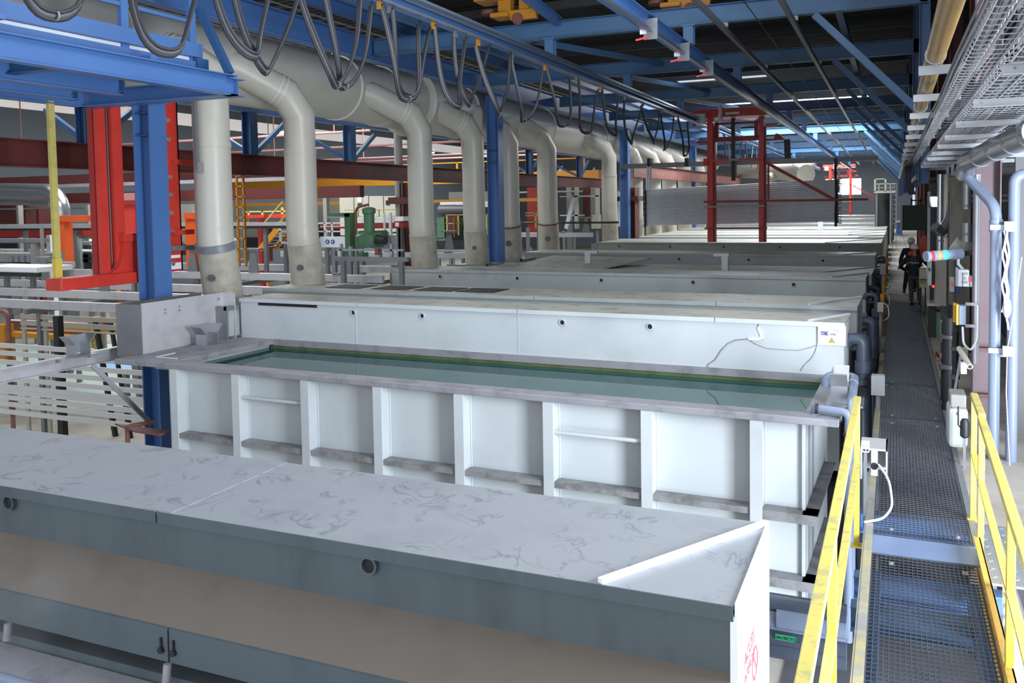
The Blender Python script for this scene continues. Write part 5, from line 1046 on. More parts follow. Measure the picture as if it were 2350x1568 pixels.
# slim uprights and pipe runs crowding the hall behind the flight bars
for i, (u, v0, v1, y, w, m) in enumerate(((40, 470, 640, 27, 5, 'cabinet'), (86, 480, 640, 28, 6, 'brown_steel'), (108, 540, 640, 24, 9, 'box_white'), (196, 470, 600, 29, 8, 'cabinet'), (222, 455, 600, 31, 12, 'cabinet_light'), (258, 480, 600, 30, 4, 'crane_yellow'), (335, 490, 600, 27, 5, 'cabinet'), (462, 520, 620, 26, 6, 'crane_yellow'), (592, 500, 610, 31, 8, 'red_dark'), (690, 470, 560, 33, 9, 'brown_steel'), (742, 455, 540, 34, 8, 'cabinet'), (1150, 470, 540, 36, 6, 'crane_yellow'), (1270, 440, 530, 44, 6, 'aluminium'), (1300, 420, 520, 50, 10, 'cabinet'))):
    q = bx(u, v0, u+w, v1, y, .25)
    one(MB().box(q[0], q[1], y, y+.25, -2.6, q[5]), 'hall_post', m, 'slim upright in the machine hall, %s from the left' % ordn[i], 'post', 'slim uprights in the machine hall')
for i, (u0, u1, v, h, y, m) in enumerate(((-40, 300, 478, 4, 30, 'galvanised'), (-40, 420, 556, 5, 25, 'galvanised'), (640, 930, 522, 5, 28, 'red_dark'), (-40, 330, 575, 4, 24.5, 'box_white'), (1000, 1420, 512, 4, 40, 'green_dark'), (1180, 1420, 440, 3, 48, 'cabinet'))):
    q = bx(u0, v, u1, v+h, y, .2)
    one(MB().tube([(q[0], y, q[5]), (q[1], y, q[5])], max(.05, (q[5]-q[4])/2), 10), 'hall_pipe', m, 'long level pipe across the machine hall, %s in height order of listing' % ordn[i] if False else 'long level %s pipe across the machine hall, %s' % (['silver', 'silver', 'dark red', 'white', 'dark green', 'grey'][i], ['highest at the left edge', 'under the roller conveyor', 'beside the green pump', 'lowest at the left edge', 'behind the fifth downpipe', 'right of the far blue column'][i]), 'pipe', 'level pipes in the machine hall', smooth=True)

# ---------------------------------------------------------------- red gantry with its load
GY = 36.0
t = thing('red_gantry', 'red lifting gantry hanging from both crane rails over the far tanks', 'gantry', (-5.9, GY, 1.4))
G = lambda u0, v0, u1, v1, dy=0, dep=.3: MB().box(*bx(u0, v0, u1, v1, GY+dy, dep))
G(1586, 247, 1776, 267, 0, 1.4).build('top_beam', 'red_paint', t, bevel=.02)
G(1623, 266, 1636, 556, .1, .35).build('mast', 'red_paint', t); G(1637, 290, 1641, 556, .2, .3).build('mast_guide', 'red_dark', t)
G(1741, 266, 1753, 556, .1, .35).build('mast', 'red_paint', t); G(1754, 290, 1757, 556, .2, .3).build('mast_guide', 'red_dark', t)
G(1640, 280, 1741, 285, .4, .2).build('cross_tie', 'red_dark', t); G(1640, 313, 1741, 324, .4, .2).build('cross_tie', 'red_dark', t)
for u in (1640, 1731): G(u, 281, u+9, 316, .4, .15).build('frame_post', 'red_dark', t)
G(1590, 262, 1597, 290, .2, .1).build('hanger', 'red_dark', t); G(1756, 283, 1784, 289, .2, .15).build('side_arm', 'red_paint', t); G(1598, 324, 1625, 329, .4, .15).build('side_arm', 'red_dark', t)
G(1756, 318, 1800, 322, .4, .15).build('side_arm', 'red_dark', t)
G(1615, 364, 1752, 369, -.1, .1).build('lower_bar', 'red_paint', t); G(1614, 364, 1624, 380, -.15, .15).build('bracket', 'red_paint', t)
G(1615, 458, 1993, 463, -.2, .12).build('long_bar', 'red_dark', t); G(1617, 522, 1760, 526, -.2, .12).build('long_bar', 'red_dark', t)
G(1616, 472, 1755, 476, -.25, .08).build('grey_bar', 'galv_dull', t)
G(1761, 370, 1765, 458, -.1, .1).build('strut', 'red_dark', t)
MB().bar(onY(1760, 374, GY-.12), onY(1918, 460, GY-.12), .12, .12, (0, 1, 0)).build('strut', 'red_dark', t)
G(1595, 261, 1618, 285, -.15, .2).build('control_box', 'box_white', t, bevel=.01)
G(1678, 270, 1687, 415, .3, .12).build('cable_chain', 'black_part', t); G(1672, 364, 1695, 369, -.15, .1).build('chain_guide', 'galv_dull', t)
G(1665, 257, 1697, 262, -.1, .1).build('light_bar', 'galvanised', t)
MB().tube([onY(1652, 242, GY-.1), onY(1654, 260, GY-.1), onY(1652, 268, GY-.1), onY(1655, 280, GY-.1)], .09, 8).build('hook_block', 'box_white', t, True)
MB().poly([onY(1775, 320, GY+.3), onY(1800, 320, GY+.3), onY(1790, 308, GY+.3), onY(1780, 306, GY+.3)], (0, .2, 0)).build('hook_plate', 'red_dark', t)
r2 = dup(t, (-5.9+.6, 100, 1.4), 'smaller looking red gantry at the far end of the hall, before the bright window')
t = thing('spreader_bar', 'long grey spreader bar across the red gantry, carrying the tube bundle', 'bar', onY(1700, 370, GY+.9))
MB().box(*bx(1425, 367, 2015, 378, GY+1.0, .35)).build('bar', 'galv_dull', t)
for u in (1488, 1574, 1917): MB().box(*bx(u-3, 363, u+4, 382, GY+.9, .5)).build('clamp', 'black_part', t)
MB().prof(onY(1806, 320, GY+1.1), onY(1808, 366, GY+1.1), [(-.12, -.05), (.12, -.05), (.12, .05), (-.12, .05)], (0, 1, 0)).build('hanger_plate', 'black_part', t)
for u in (1487, 1493): MB().tube([onY(u, 380, GY+1.0), onY(u-1, 436, GY+1.2)], .05, 8).build('hook_rod', 'box_white', t, True)
MB().tube([onY(1917, 380, GY+.8), onY(1918, 520, GY+.6)], .05, 8).build('hook_rod', 'black_part', t, True)
NT = 21
for i in range(NT):
    f = i/(NT-1)
    a, c = onY(1484, 436.5+80*f, GY+1.75), onY(1917, 413.5+93*f, GY+.65)
    if i: one(MB().tube([(a+pa_)/2+V(0, .14, 0), (c+pc_)/2+V(0, .14, 0)], .032, 10), 'metal_tube', 'pipe_bundle', 'long grey metal tube in the rear layer of the bundle hung from the red gantry', 'tube', 'rear tubes in the hanging bundle', smooth=True)
    pa_, pc_ = a, c
    one(MB().tube([a, c], .032, 10), 'metal_tube', 'pipe_bundle', 'long grey metal tube in the flat bundle hung from the red gantry', 'tube', 'tubes in the hanging bundle', smooth=True)
for k, (u, v0, v1, y, lab) in enumerate(((1482, 436, 520, GY+1.72, 'dark comb clamp holding the left ends of the tubes'), (1922, 411, 512, GY+.6, 'dark comb clamp holding the right ends of the tubes'))):
    t = thing('comb_clamp', lab, 'clamp', onY(u, v1, y), 'clamps of the tube bundle')
    MB().bar(onY(u, v0, y), onY(u, v1, y), .06, .1, (0, 1, 0)).build('spine', 'black_part', t)
    for i in range(NT):
        v = v0+(v1-v0)*i/(NT-1); s = 9 if k else -6
        MB().bar(onY(u, v, y), onY(u+s, v+.5, y-.1), .035, .035).build('tooth', 'black_part' if i % 3 else 'galvanised', t)
# flexible bellows rods at the right end and things at the far end
bt('cream_platform', 'cream railed platform with a round dark vessel under it, far end', 'platform', (2006, 412, 2050, 442, 62, 2), [('deck', 'cabinet_light', (2006, 438, 2055, 443, 62, 2)), ('guard_bar', 'cabinet_light', (2008, 421, 2055, 423, 62, .1), (2008, 430, 2055, 431, 62, .1), (2006, 410, 2034, 412, 62, .1)), ('post', 'cabinet_light', (2006, 410, 2010, 440, 62, .15), (2030, 410, 2034, 440, 62, .15), (2016, 421, 2018, 440, 62, .1), (2042, 421, 2044, 440, 62, .1))])
t = thing('dark_vessel', 'dark round vessel under the cream platform at the far end', 'vessel', onY(2030, 500, 64))
p = onY(2030, 470, 65); MB().cyl((p.x, 65, .3), (p.x, 65, p.z+.9), .62, 24).build('shell', 'black_part', t, True)
MB().lathe((p.x, 65, .3), (0, 0, -1), [(.62, 0), (.3, .4), (.2, .5), (.2, 2.9)], 20).build('cone', 'black_part', t, True)
t = thing('cage_ladder', 'pale ladder beside the dark vessel at the far end', 'ladder', onY(2051, 520, 60))
for u in (2048, 2056): MB().box(*bx(u, 420, u+1.6, 572, 60, .06)).build('stile', 'galvanised', t)
for k in range(9): MB().box(*bx(2048, 425+11*k, 2057, 426.5+11*k, 60, .05)).build('rung', 'galvanised', t)
bt('blue_bin', 'blue bin standing on the walkway far ahead', 'bin', (2056, 510, 2071, 532, 80, 1), [('body', 'box_blue', (2056, 511, 2071, 539, 80, 1)), ('lid', 'cabinet_light', (2055, 507, 2071, 511, 79.9, 1.1))])
one(MB().box(-.15, .75, 44.5, 45.5, -.03, -.02), 'floor_patch', 'window_pane' if False else 'sign_white', 'bright patch on the walkway floor far ahead', 'floor paint')
# beige far ducts behind the gantry
t = thing('far_duct', 'fat beige duct with flanges curving behind the red gantry', 'duct', onY(1820, 395, 75))
MB().tube([onY(1700, 388, 75), onY(1790, 392, 74), onY(1850, 400, 70)], .75, 20).build('run', 'duct', t, True)
MB().tube([onY(1760, 410, 73), onY(1860, 375, 78)], .4, 16).build('branch', 'duct', t, True)
for k, u in enumerate((1555, 1582, 1612, 1640)):
    p = onY(u, 430, 60+4*k)

# ---------------------------------------------------------------- equipment on the right wall
bt('green_board', 'large dark green hanging board, edge on the right of the walkway', 'board', (2071, 471, 2128, 529, 31, .3), [('panel', 'green_dark', (2071, 471, 2128, 529, 31, .05)), ('side', 'cabinet_light', (2066, 472, 2071, 530, 30.9, 1.0)), ('bracket', 'black_part', (2090, 455, 2094, 471, 31.2, .1), (2110, 455, 2114, 471, 31.2, .1), (2090, 458, 2190, 461, 31.2, .1))])
t = thing('floodlight', 'glowing white LED floodlight on the right wall', 'lamp', onY(2146, 463, 18))
p = onY(2146, 463, 18)
MB().box(p.x-.11, p.x+.11, 18.02, 18.12, p.z-.11, p.z+.11).build('housing', 'black_part', t, bevel=.01)
MB().add([(p.x-.08, 18.0, p.z+.085), (p.x+.04, 18.0, p.z+.085), (p.x+.085, 18.0, p.z-.085), (p.x-.05, 18.0, p.z-.085), (p.x-.08, 18.02, p.z+.085), (p.x+.04, 18.02, p.z+.085), (p.x+.085, 18.02, p.z-.085), (p.x-.05, 18.02, p.z-.085)],
         [(0, 1, 2, 3), (4, 7, 6, 5), (0, 4, 5, 1), (1, 5, 6, 2), (2, 6, 7, 3), (3, 7, 4, 0)]).build('lens', mat('led_flood', '#f5f8ff', .3, 0, 0, 1, emit=40), t)
MB().bar((p.x+.1, 18.08, p.z), (2.3, 18.08, p.z), .04, .04).build('arm', 'galv_dull', t)
def vpipe(u, v0, v1, y, r, m, lab, ring=()):
    a, c = onY(u, v0, y), onY(u, v1, y)
    t = thing('clad_pipe', lab, 'pipe', (a.x, y, c.z), 'clad pipes on the right wall')
    MB().tube([(a.x, y, c.z), (a.x, y, a.z)], r, 16).build('cladding', m, t, True)
    MB().bar((a.x+r, y, (a.z+c.z)/2), (2.3, y, (a.z+c.z)/2), .03, .03).build('wall_arm', 'galv_dull', t)
    for v in ring: MB().ring((a.x, y, onY(u, v, y).z), (0, 0, 1), r*1.08, r*.9, .04, 16).build('seam', 'galv_dull', t, True)
    return t
vpipe(2159, 400, 700, 17.0, .055, 'insul_clad', 'shiny clad vertical pipe, left of the pair behind the stack light', (540, 555))
vpipe(2173, 400, 700, 17.0, .05, 'cabinet_light', 'cream clad vertical pipe, right of the pair behind the stack light', (545,))
vpipe(2220, 420, 480, 14.4, .06, 'galvanised', 'short capped clad pipe above the stack light, upper', (476,))
vpipe(2220, 512, 555, 14.4, .065, 'galvanised', 'short capped clad pipe above the stack light, lower', (540,))
t = thing('clad_elbow', 'shiny clad pipe elbow beside the floodlight column', 'pipe', onY(2150, 525, 16.6))
MB().tube(bend([onY(2145, 520, 16.4), onY(2160, 535, 16.5), onY(2182, 500, 16.7), onY(2184, 470, 16.8)], .15), .085, 16).build('cladding', 'insul_clad', t, True)
one(MB().box(onY(2230, 555, 14.6).x+.05, 2.3, 14.55, 14.65, onY(2230, 555, 14.6).z-.05, onY(2230, 555, 14.6).z+.05), 'duct_stub', 'cabinet', 'olive sheet metal stub joining the elbow to the wall', 'duct')
t = thing('duct_elbow', 'olive grey sheet metal elbow above the stack light', 'duct', onY(2205, 565, 14.6))
MB().tube([onY(2188, 558, 14.6), onY(2208, 570, 14.6), onY(2230, 555, 14.6)], .12, 14).build('sheet', 'cabinet', t, True)
one(MB().box(*bx(2178, 405, 2226, 850, 15.5, .1)), 'stained_panel', mat('stained', '#77736b', .6, .2, .2, 2, 0, '#5a4a3c', 3, .6, .5, .65, (2, 2, .4)), 'tall stained grey wall panel left of the rust-red column', 'panel')
for i, (u0, u1, v0, v1, y, m) in enumerate(((2128, 2134, 440, 700, 18.5, 'galv_dull'), (2135, 2156, 420, 700, 19.2, 'black_part'), (2176, 2186, 440, 760, 16.2, 'black_part'), (2188, 2196, 600, 900, 15.2, 'wall_dark'))):
    one(MB().box(*bx(u0, v0, u1, v1, y, .15)), 'wall_strut', m, ['slim grey strut right of the green board', 'wide dark strut below the floodlight', 'dark strut right of the cream clad pipe', 'dark strut behind the white button box'][i], 'strut', 'struts on the right wall')
t = bt('electrical_cabinet', 'tall grey cabinet with a lit red button, left of the button box', 'cabinet', (2143, 595, 2174, 700, 16.5, .5), [('door', 'cabinet', (2146, 596, 2172, 702, 16.5, .5)), ('side_door', 'box_grey', (2130, 598, 2138, 655, 16.4, .6)), ('handle', 'black_part', (2131, 615, 2134, 622, 16.38, .03))])
p = onY(2142, 658, 16.4); MB().ball((p.x, 16.45, p.z), .022, n=10).build('red_button', 'led_hot', t, True)
t = thing('hose_reel', 'red hose reel disc on the wall behind the men', 'reel', onY(2119, 570, 27))
p = onY(2119, 569, 27.2); MB().lathe((p.x+.1, 27.2, p.z), (-1, -.3, 0), [(.05, -.1), (.34, -.1), (.36, -.06), (.30, -.04), (.30, .04), (.36, .06), (.34, .1), (.05, .1)], 24).build('drum', 'red_paint', t, True)
MB().ring((p.x+.18, 27.3, p.z+.02), (-1, -.3, 0), .3, .24, .12, 20).build('hose', 'rubber', t, True)
# stack light on the rust-red column
a, c = onY(2124, 589, 12.1), onY(2206, 582, 12.35)
t = thing('stack_light', 'horizontal signal tower, red orange and lit green, pointing left from the column', 'lamp', c)
d = (c-a); L = d.length; dn = d.normalized(); R0 = .062
segs = [(0, .10, 'pvc_light', R0*1.08), (.10, .19, 'led_red', R0), (.19, .30, 'pvc_light', R0*1.06), (.30, .38, 'led_orange', R0), (.38, .46, 'pvc_light', R0*1.06), (.46, .57, 'led_green', R0), (.57, .70, 'pvc_light', R0*1.02), (.70, 1.0, 'pvc_light', R0*1.1)]
for f0, f1, m, r in segs:
    MB().cyl(a+d*f0, a+d*f1, r, 20).build({'pvc_light': 'body_ring', 'led_red': 'red_lens', 'led_orange': 'orange_lens', 'led_green': 'green_lens'}[m], m, t, True)
MB().cyl(c, c+V(.12, .1, 0), .03, 12).build('stem', 'black_part', t, True)
MB().tube([c-dn*.04, c-dn*.04+V(0, 0, -.13), c+V(.1, .02, -.3), c+V(.12, .05, -.42)], .018, 8).build('cable', 'cable_white', t, True)
def wallbox(name, lab, u0, v0, u1, v1, y, dep, m, cat='box', extra=()):
    t = thing(name, lab, cat, onY((u0+u1)/2, v1, y)); MB().box(*bx(u0, v0, u1, v1, y, dep)).build('case', m, t, bevel=.006)
    return t
t = wallbox('button_box', 'white control box with round buttons on the rust-red column', 2199, 620, 2224, 658, 12.2, .22, 'box_white')
MB().box(*bx(2194, 615, 2199, 657, 12.3, .2)).build('lid', 'galvanised', t)
for u, v in ((2211, 628), (2218, 628), (2214, 639), (2211, 648), (2218, 648)): p = onY(u, v, 12.2); MB().cyl((p.x, 12.2, p.z), (p.x, 12.185, p.z), .018, 12).build('button', 'box_grey', t, True)
MB().bar(onY(2209, 627, 12.15), onY(2209, 700, 12.15), .008, .008, (0, 1, 0)).build('aerial', 'black_part', t)
t = wallbox('switch_box', 'blue and grey switch box behind the white button box', 2186, 640, 2202, 672, 13.2, .2, 'box_blue')
p = onY(2194, 656, 13.3); MB().bar((p.x, 13.35, p.z), (2.3, 13.35, p.z), .03, .03).build('wall_arm', 'galv_dull', t); MB().box(*bx(2181, 638, 2190, 670, 13.15, .2)).build('cover', 'box_grey', t); MB().box(*bx(2182, 646, 2185, 656, 13.13, .02)).build('red_label', 'led_red', t)
t = wallbox('beacon_box', 'orange-sided grey sounder box on the rust-red column', 2201, 702, 2217, 746, 12.0, .16, 'pvc_grey')
MB().box(*bx(2195, 700, 2201, 746, 12.02, .16)).build('amber_lens', 'ink_yellow', t); MB().box(*bx(2188, 697, 2195, 740, 12.08, .14)).build('amber_side', 'crane_yellow', t)
for v in (695, 745): MB().box(*bx(2216, v, 2242, v+7, 12.05, .04)).build('strap', 'galvanised', t)
MB().tube(bend([onY(2209, 750, 12.05), onY(2211, 790, 12.05), onY(2228, 806, 12.05), onY(2242, 780, 12.05), onY(2243, 700, 12.1)], .2, 6), .014, 8).build('cable', 'cable_white', t, True)
t = wallbox('red_tag_box', 'small grey clip with red tab on the rust-red column', 2226, 634, 2242, 647, 12.2, .05, 'box_grey', 'clip'); MB().box(*bx(2225, 636, 2231, 647, 12.18, .02)).build('red_tab', 'led_red', t)
t = wallbox('siren', 'small white sounder horn with a tube beside the rust-red column', 2205, 835, 2219, 859, 11.6, .14, 'box_white', 'sounder')
p = onY(2226, 842, 11.6); MB().cyl((p.x, 11.6, p.z), (p.x-.08, 12.2, p.z+.12), .035, 14).build('tube', 'cabinet_light', t, True); MB().cyl((p.x, 11.595, p.z), (p.x, 11.6, p.z), .022, 12).build('bore', 'ink_black', t)
t = wallbox('small_grey_box', 'plain cream box behind the sounder horn', 2205, 800, 2222, 826, 12.9, .1, 'cabinet_light')
p = onY(2214, 813, 12.95); MB().bar((p.x, 12.97, p.z), (2.3, 12.97, p.z), .03, .03).build('wall_arm', 'galv_dull', t)
for i, u in enumerate((2236, 2243, 2249)):
    a, c = onY(u, 400, 12.18), onY(u, 835 if i else 800, 12.18)
    one(MB().tube([(a.x, 12.18, a.z), (a.x, 12.18, c.z)], .012 if i != 1 else .016, 8), 'conduit', 'cable_white' if i else 'cable_grey', 'pale vertical conduit clipped on the rust-red column, %s' % ['left', 'middle', 'right'][i], 'conduit', 'conduits on the rust-red column', smooth=True)
# big translucent container and motor at the foot
t = thing('plastic_container', 'tall translucent white plastic container by the rust-red column', 'container', onY(2200, 1030, 11.0))
q = bx(2176, 938, 2222, 1030, 11.4, .5); MB().box(*q).build('body', 'plastic_grey', t, bevel=.05)
MB().box(q[0]+.02, q[1]-.02, 11.42, 11.8, q[5], q[5]+.16).build('cover', 'cabinet', t, bevel=.02)
MB().cyl((q[0]+.1, 11.39, q[5]-.06), (q[1]-.04, 11.39, q[5]-.06), .02, 8).build('handle', 'plastic_white', t, True)
t = thing('metering_pump', 'black metering pump with bent rod at the white plastic container', 'pump', onY(2214, 1010, 11.1))
p = onY(2214, 985, 11.1); MB().lathe((p.x, 11.1, p.z-.1), (0, 0, 1), [(.03, 0), (.05, .02), (.05, .18), (.03, .22)], 12).build('motor', 'black_part', t, True)
MB().bar((p.x, 11.12, p.z-.1), (p.x, 11.12, -.03), .03, .03, (0, 1, 0)).build('stand', 'galv_dull', t)
MB().tube([onY(2199, 933, 11.1), onY(2199, 975, 11.1), onY(2207, 985, 11.1)], .008, 6).build('rod', 'black_part', t, True)
bt('dark_hopper', 'dark green bin beside the walkway behind the sounder box', 'bin', (2132, 702, 2165, 775, 18.5, .5), [('body', 'black_part', (2132, 703, 2149, 775, 18.5, .5)), ('bag', 'green_machine', (2149, 716, 2158, 766, 18.5, .4)), ('lid', 'box_grey', (2128, 697, 2156, 703, 18.4, .6)), ('side_box', 'box_grey', (2158, 735, 2168, 765, 18.4, .3))])
t = thing('hand_valve', 'rust brown handwheel valve low on the right of the walkway', 'valve', onY(2153, 820, 14.5))
p = onY(2152, 818, 14.5); MB().lathe((p.x, 14.5, p.z), (-1, -.5, .2), [(.06, -.012), (.085, -.012), (.085, .012), (.06, .012)], 16, True).build('handwheel', 'rust_steel', t, True)
MB().cyl((p.x, 14.5, p.z), (p.x+.2, 14.6, p.z+.08), .03, 10).build('spindle', 'black_part', t, True)
for i, (u, y, r, v0, v1) in enumerate(((2168, 14.6, .05, 740, 960), (2178, 14.0, .09, 730, 960), (2186, 15.5, .06, 700, 960), (2193, 13.4, .04, 760, 980))):
    a, c = onY(u, v0, y), onY(u, v1, y)
    t = thing('black_pipe', 'black vertical process pipe on the right wall, %s from the left' % ordn[i], 'pipe', (a.x, y, c.z), 'black pipes on the right wall')
    MB().tube([(a.x, y, c.z), (a.x, y, a.z)], r, 12).build('pipe', 'black_part', t, True)
    MB().ring((a.x, y, (a.z+c.z)/2), (0, 0, 1), r*1.5, r*.9, .06, 14).build('flange', 'cable_grey', t, True)
    MB().ring((a.x, y, a.z*.8+c.z*.2), (0, 0, 1), r*1.4, r*.9, .05, 14).build('flange', 'cable_grey', t, True)
one(MB().bar(onY(2180, 968, 12.8), onY(2207, 800, 12.8), .03, .03, (0, 1, 0)), 'leaning_pole', 'galvanised', 'pale pole leaning against the wall above the plastic container', 'pole')
bt('cream_washer', 'cream parts bench with a white beaker beside the man in navy', 'bench', (2110, 615, 2128, 660, 25, .5), [('top', 'cabinet_light', (2110, 618, 2126, 640, 25, .5)), ('base', 'yellow_paint', (2110, 651, 2125, 660, 25, .5)), ('leg', 'black_part', (2111, 660, 2114, 724, 25, .1), (2122, 660, 2125, 724, 25, .1)), ('shelf', 'cabinet', (2109, 640, 2127, 651, 25.1, .4))])

# ---------------------------------------------------------------- the two men on the walkway
def skin(name, m, pts, edges, root, parent, sub=2):
    w = parent_world(parent); me = bpy.data.meshes.new(name); me.from_pydata([V(*p[:3])-w for p in pts], edges, [])
    o = bpy.data.objects.new(name, me); COL.objects.link(o); o.parent = parent; me.materials.append(M[m])
    md = o.modifiers.new('skin', 'SKIN'); md.use_smooth_shade = True
    for i, p in enumerate(pts):
        sv = me.skin_vertices[0].data[i]; sv.radius = (p[3], p[4] if len(p) > 4 else p[3]); sv.use_root = (i == root)
    s = o.modifiers.new('sub', 'SUBSURF'); s.levels = sub; s.render_levels = sub
    return o
def person(lab, x, y, k, coat, trousers, pose, vest=None):
    t = thing('person', lab, 'person', (x, y, 0))
    def q(dx, dy, z, r, r2=None): return (x+dx*k, y+dy*k, z*k, r*k, (r2 or r)*k)
    lh, rh, le, re = pose['lh'], pose['rh'], pose['le'], pose['re']; lf, rf, lk, rk = pose['lf'], pose['rf'], pose['lk'], pose['rk']
    # bare body: head, neck, torso core, arms to hands, legs
    body = [q(0, 0, .95, .11, .09), q(0, 0, 1.15, .11, .09), q(0, .0, 1.38, .12, .09), q(0, .01, 1.50, .05), q(0, .03, 1.58, .06), q(0, .04, 1.66, .085, .095), q(0, .035, 1.74, .07, .08),
            q(-.19, 0, 1.40, .05), q(*le, .04), q(*lh, .03), q(.19, 0, 1.40, .05), q(*re, .04), q(*rh, .03),
            q(-.1, 0, .9, .07), q(*lk, .05), q(lf[0], lf[1], lf[2]+.1, .04), q(.1, 0, .9, .07), q(*rk, .05), q(rf[0], rf[1], rf[2]+.1, .04)]
    skin('body', 'skin', body, [(0, 1), (1, 2), (2, 3), (3, 4), (4, 5), (5, 6), (2, 7), (7, 8), (8, 9), (2, 10), (10, 11), (11, 12), (0, 13), (13, 14), (14, 15), (0, 16), (16, 17), (17, 18)], 0, t)
    jk = [q(0, 0, .84, .17, .12), q(0, 0, 1.0, .165, .125), q(0, 0, 1.2, .185, .135), q(0, 0, 1.38, .17, .12), q(0, .01, 1.47, .08, .075),
          q(-.2, 0, 1.41, .085), q(le[0], le[1], le[2], .065), q(lh[0]*.9+le[0]*.1, lh[1]*.9+le[1]*.1, lh[2]*.9+le[2]*.1, .045), q(.2, 0, 1.41, .085), q(re[0], re[1], re[2], .065), q(rh[0]*.9+re[0]*.1, rh[1]*.9+re[1]*.1, rh[2]*.9+re[2]*.1, .045)]
    skin('jacket', coat, jk, [(0, 1), (1, 2), (2, 3), (3, 4), (3, 5), (5, 6), (6, 7), (3, 8), (8, 9), (9, 10)], 1, t)
    if vest: skin('vest', vest, [q(0, 0, .9, .18, .14), q(0, 0, 1.1, .185, .145), q(0, 0, 1.3, .19, .145), q(0, 0, 1.42, .15, .11)], [(0, 1), (1, 2), (2, 3)], 1, t)
    skin('trousers', trousers, [q(0, 0, .92, .15, .11), q(-.1, 0, .82, .095, .1), q(*lk, .075), q(lf[0], lf[1], lf[2]+.08, .06), q(.1, 0, .82, .095, .1), q(*rk, .075), q(rf[0], rf[1], rf[2]+.08, .06)], [(0, 1), (1, 2), (2, 3), (0, 4), (4, 5), (5, 6)], 0, t)
    for f_ in (lf, rf): MB().ball((x+f_[0]*k, y+(f_[1]+.05)*k, (f_[2]+.045)*k), .055*k, .14*k, .05*k, 12, 8).build('boot', 'black_part', t, True)
    # hands: palm, four fingers of different lengths and a thumb from the side
    for h, e, s in ((lh, le, -1), (rh, re, 1)):
        a, b_ = V(*h), V(*e); d = (a-b_).normalized(); side = d.cross(V(0, 0, 1)); side = side.normalized() if side.length > .1 else V(1, 0, 0); dn = side.cross(d)
        P0 = lambda v: V(x+v.x*k, y+v.y*k, v.z*k)
        pts = [(*P0(a), .026*k), (*P0(a+d*.05), .034*k, .018*k), (*P0(a+d*.085), .036*k, .016*k)]; ed = [(0, 1), (1, 2)]
        skin('palm', 'skin', pts, ed, 0, t, 1)
        for n_, (o, l) in enumerate(((-.028, .062), (-.01, .072), (.01, .068), (.028, .052))):
            MB().tube([P0(a+d*.08+side*o), P0(a+d*(.08+l*.5)+side*o-dn*.006), P0(a+d*(.08+l*.85)+side*o-dn*.022)], [.009*k, .0085*k, .007*k], 7).build('finger', 'skin', t, True)
        MB().tube([P0(a+d*.03+side*.03*s), P0(a+d*.06+side*.055*s), P0(a+d*.085+side*.055*s-dn*.012)], [.011*k, .0095*k, .008*k], 7).build('thumb', 'skin', t, True)
    hc = V(x, y+.04*k, 1.70*k)
    MB().lathe(hc, (0, 0, 1), [(.112*k, -.02*k), (.125*k, -.02*k), (.118*k, .03*k), (.1*k, .085*k), (.06*k, .115*k), (0, .124*k)], 20).build('helmet', 'helmet', t, True)
    MB().add([hc+V(-.1, .08, -.015)*k, hc+V(.1, .08, -.015)*k, hc+V(.07, .17, -.03)*k, hc+V(-.07, .17, -.03)*k, hc+V(-.1, .08, -.005)*k, hc+V(.1, .08, -.005)*k, hc+V(.07, .17, -.02)*k, hc+V(-.07, .17, -.02)*k], [(0, 3, 2, 1), (4, 5, 6, 7), (0, 1, 5, 4), (1, 2, 6, 5), (2, 3, 7, 6), (3, 0, 4, 7)]).build('helmet_peak', 'helmet', t)
    for s in (-1, 1): MB().ball(hc+V(s*.092, 0, -.055)*k, .014*k, .024*k, .034*k, 8, 6).build('ear', 'skin', t, True)
    fy = hc+V(0, .09, -.06)*k
    MB().lathe(fy+V(0, .0, .0)*k, (0, 1, -.25), [(.022*k, -.02*k), (.016*k, .01*k), (.006*k, .03*k)], 8).build('nose', 'skin', t, True)
    for s in (-1, 1): MB().ball(fy+V(s*.033, -.006, .03)*k, .012*k, .006*k, .008*k, 8, 6).build('eye', 'ink_black', t, True)
    MB().ball(fy+V(0, -.004, -.045)*k, .028*k, .008*k, .007*k, 8, 6).build('mouth', 'ink_red', t, True)
    return t
t = person('man in navy jacket and white helmet, back to the camera, elbow out', .57, 27.6, .98, 'cloth_navy', 'cloth_grey',
       dict(le=(-.40, .05, 1.14), lh=(-.22, .22, 1.0), re=(.40, .12, 1.15), rh=(.50, .42, 1.08), lf=(-.08, -.02, 0), rf=(.14, .08, 0), lk=(-.09, .04, .48), rk=(.13, .07, .48)))
text_mesh('Hydro', .10, 'cable_white', (.42, 27.6-.150, 1.22), (1, 0, 0), (0, 0, 1), t, 'back_lettering')
MB().ring((.53, 27.6-.150, 1.37), (0, 1, -.12), .06, .045, .006, 16).build('back_emblem', 'cable_grey', t)
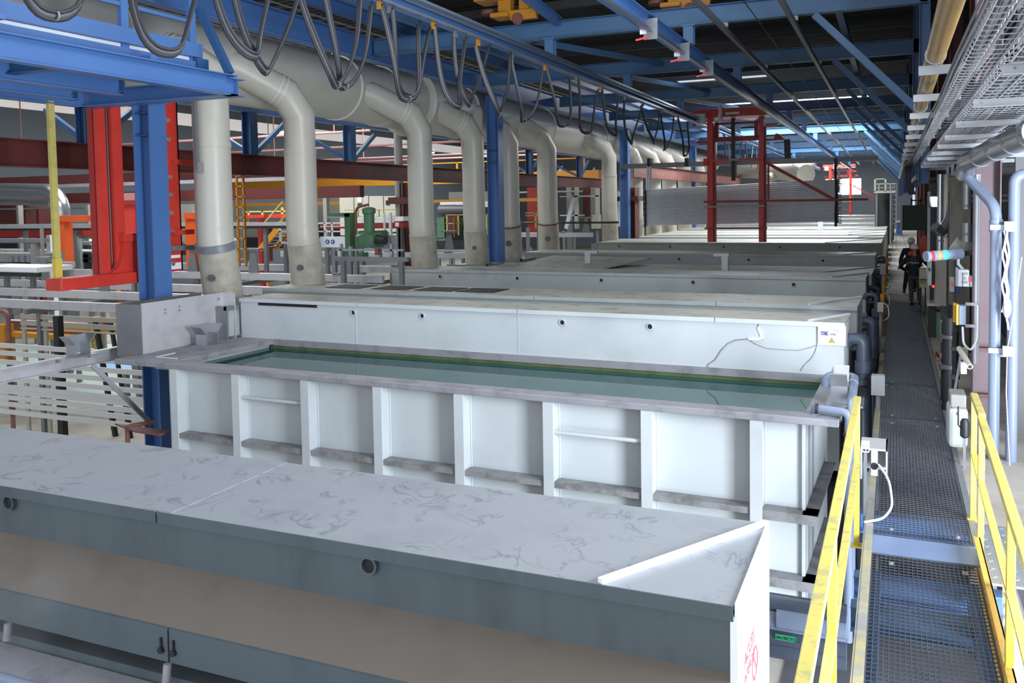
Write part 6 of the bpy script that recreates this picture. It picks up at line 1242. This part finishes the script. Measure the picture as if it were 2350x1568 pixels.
person('man in orange vest and white helmet, mostly hidden behind the man in navy', .53, 31.2, 1.0, 'cloth_navy', 'cloth_navy',
       dict(le=(-.30, .0, 1.12), lh=(-.34, .12, .88), re=(.30, .05, 1.12), rh=(.32, .2, .95), lf=(-.2, -.12, 0), rf=(.12, .2, 0), lk=(-.14, .02, .48), rk=(.11, .14, .48)), 'cloth_orange')

# thin steam rising off the nearest bath in the lower left
m = bpy.data.materials.new('steam'); m.use_nodes = True; nt = m.node_tree; nt.nodes.remove(nt.nodes['Principled BSDF'])
pv = nt.nodes.new('ShaderNodeVolumePrincipled'); pv.inputs['Color'].default_value = (.9, .95, 1, 1); pv.inputs['Anisotropy'].default_value = .3
tc = nt.nodes.new('ShaderNodeTexCoord'); nz = nt.nodes.new('ShaderNodeTexNoise'); nz.inputs['Scale'].default_value = 2.2; nz.inputs['Detail'].default_value = 4; nt.links.new(tc.outputs['Object'], nz.inputs['Vector'])
mr = nt.nodes.new('ShaderNodeMapRange'); mr.inputs['From Min'].default_value = .48; mr.inputs['From Max'].default_value = .8; mr.inputs['To Max'].default_value = .9; nt.links.new(nz.outputs['Fac'], mr.inputs['Value'])
gr = nt.nodes.new('ShaderNodeTexGradient'); gr.gradient_type = 'SPHERICAL'; mp = nt.nodes.new('ShaderNodeMapping'); mp.inputs['Scale'].default_value = (.6, 2.2, 1.6); nt.links.new(tc.outputs['Object'], mp.inputs['Vector']); nt.links.new(mp.outputs[0], gr.inputs['Vector'])
mu = nt.nodes.new('ShaderNodeMath'); mu.operation = 'MULTIPLY'; nt.links.new(mr.outputs[0], mu.inputs[0]); nt.links.new(gr.outputs['Fac'], mu.inputs[1]); nt.links.new(mu.outputs[0], pv.inputs['Density']); nt.links.new(pv.outputs[0], nt.nodes['Material Output'].inputs['Volume']); M['steam'] = m
st = MB().ball((0, 0, 0), 1.6, .42, .6, 20, 12).build('steam', 'steam'); st.location = (-4.9, 3.05, .92); tag(st, 'faint wisp of steam over the nearest bath, lower left', 'steam', None, 'stuff')
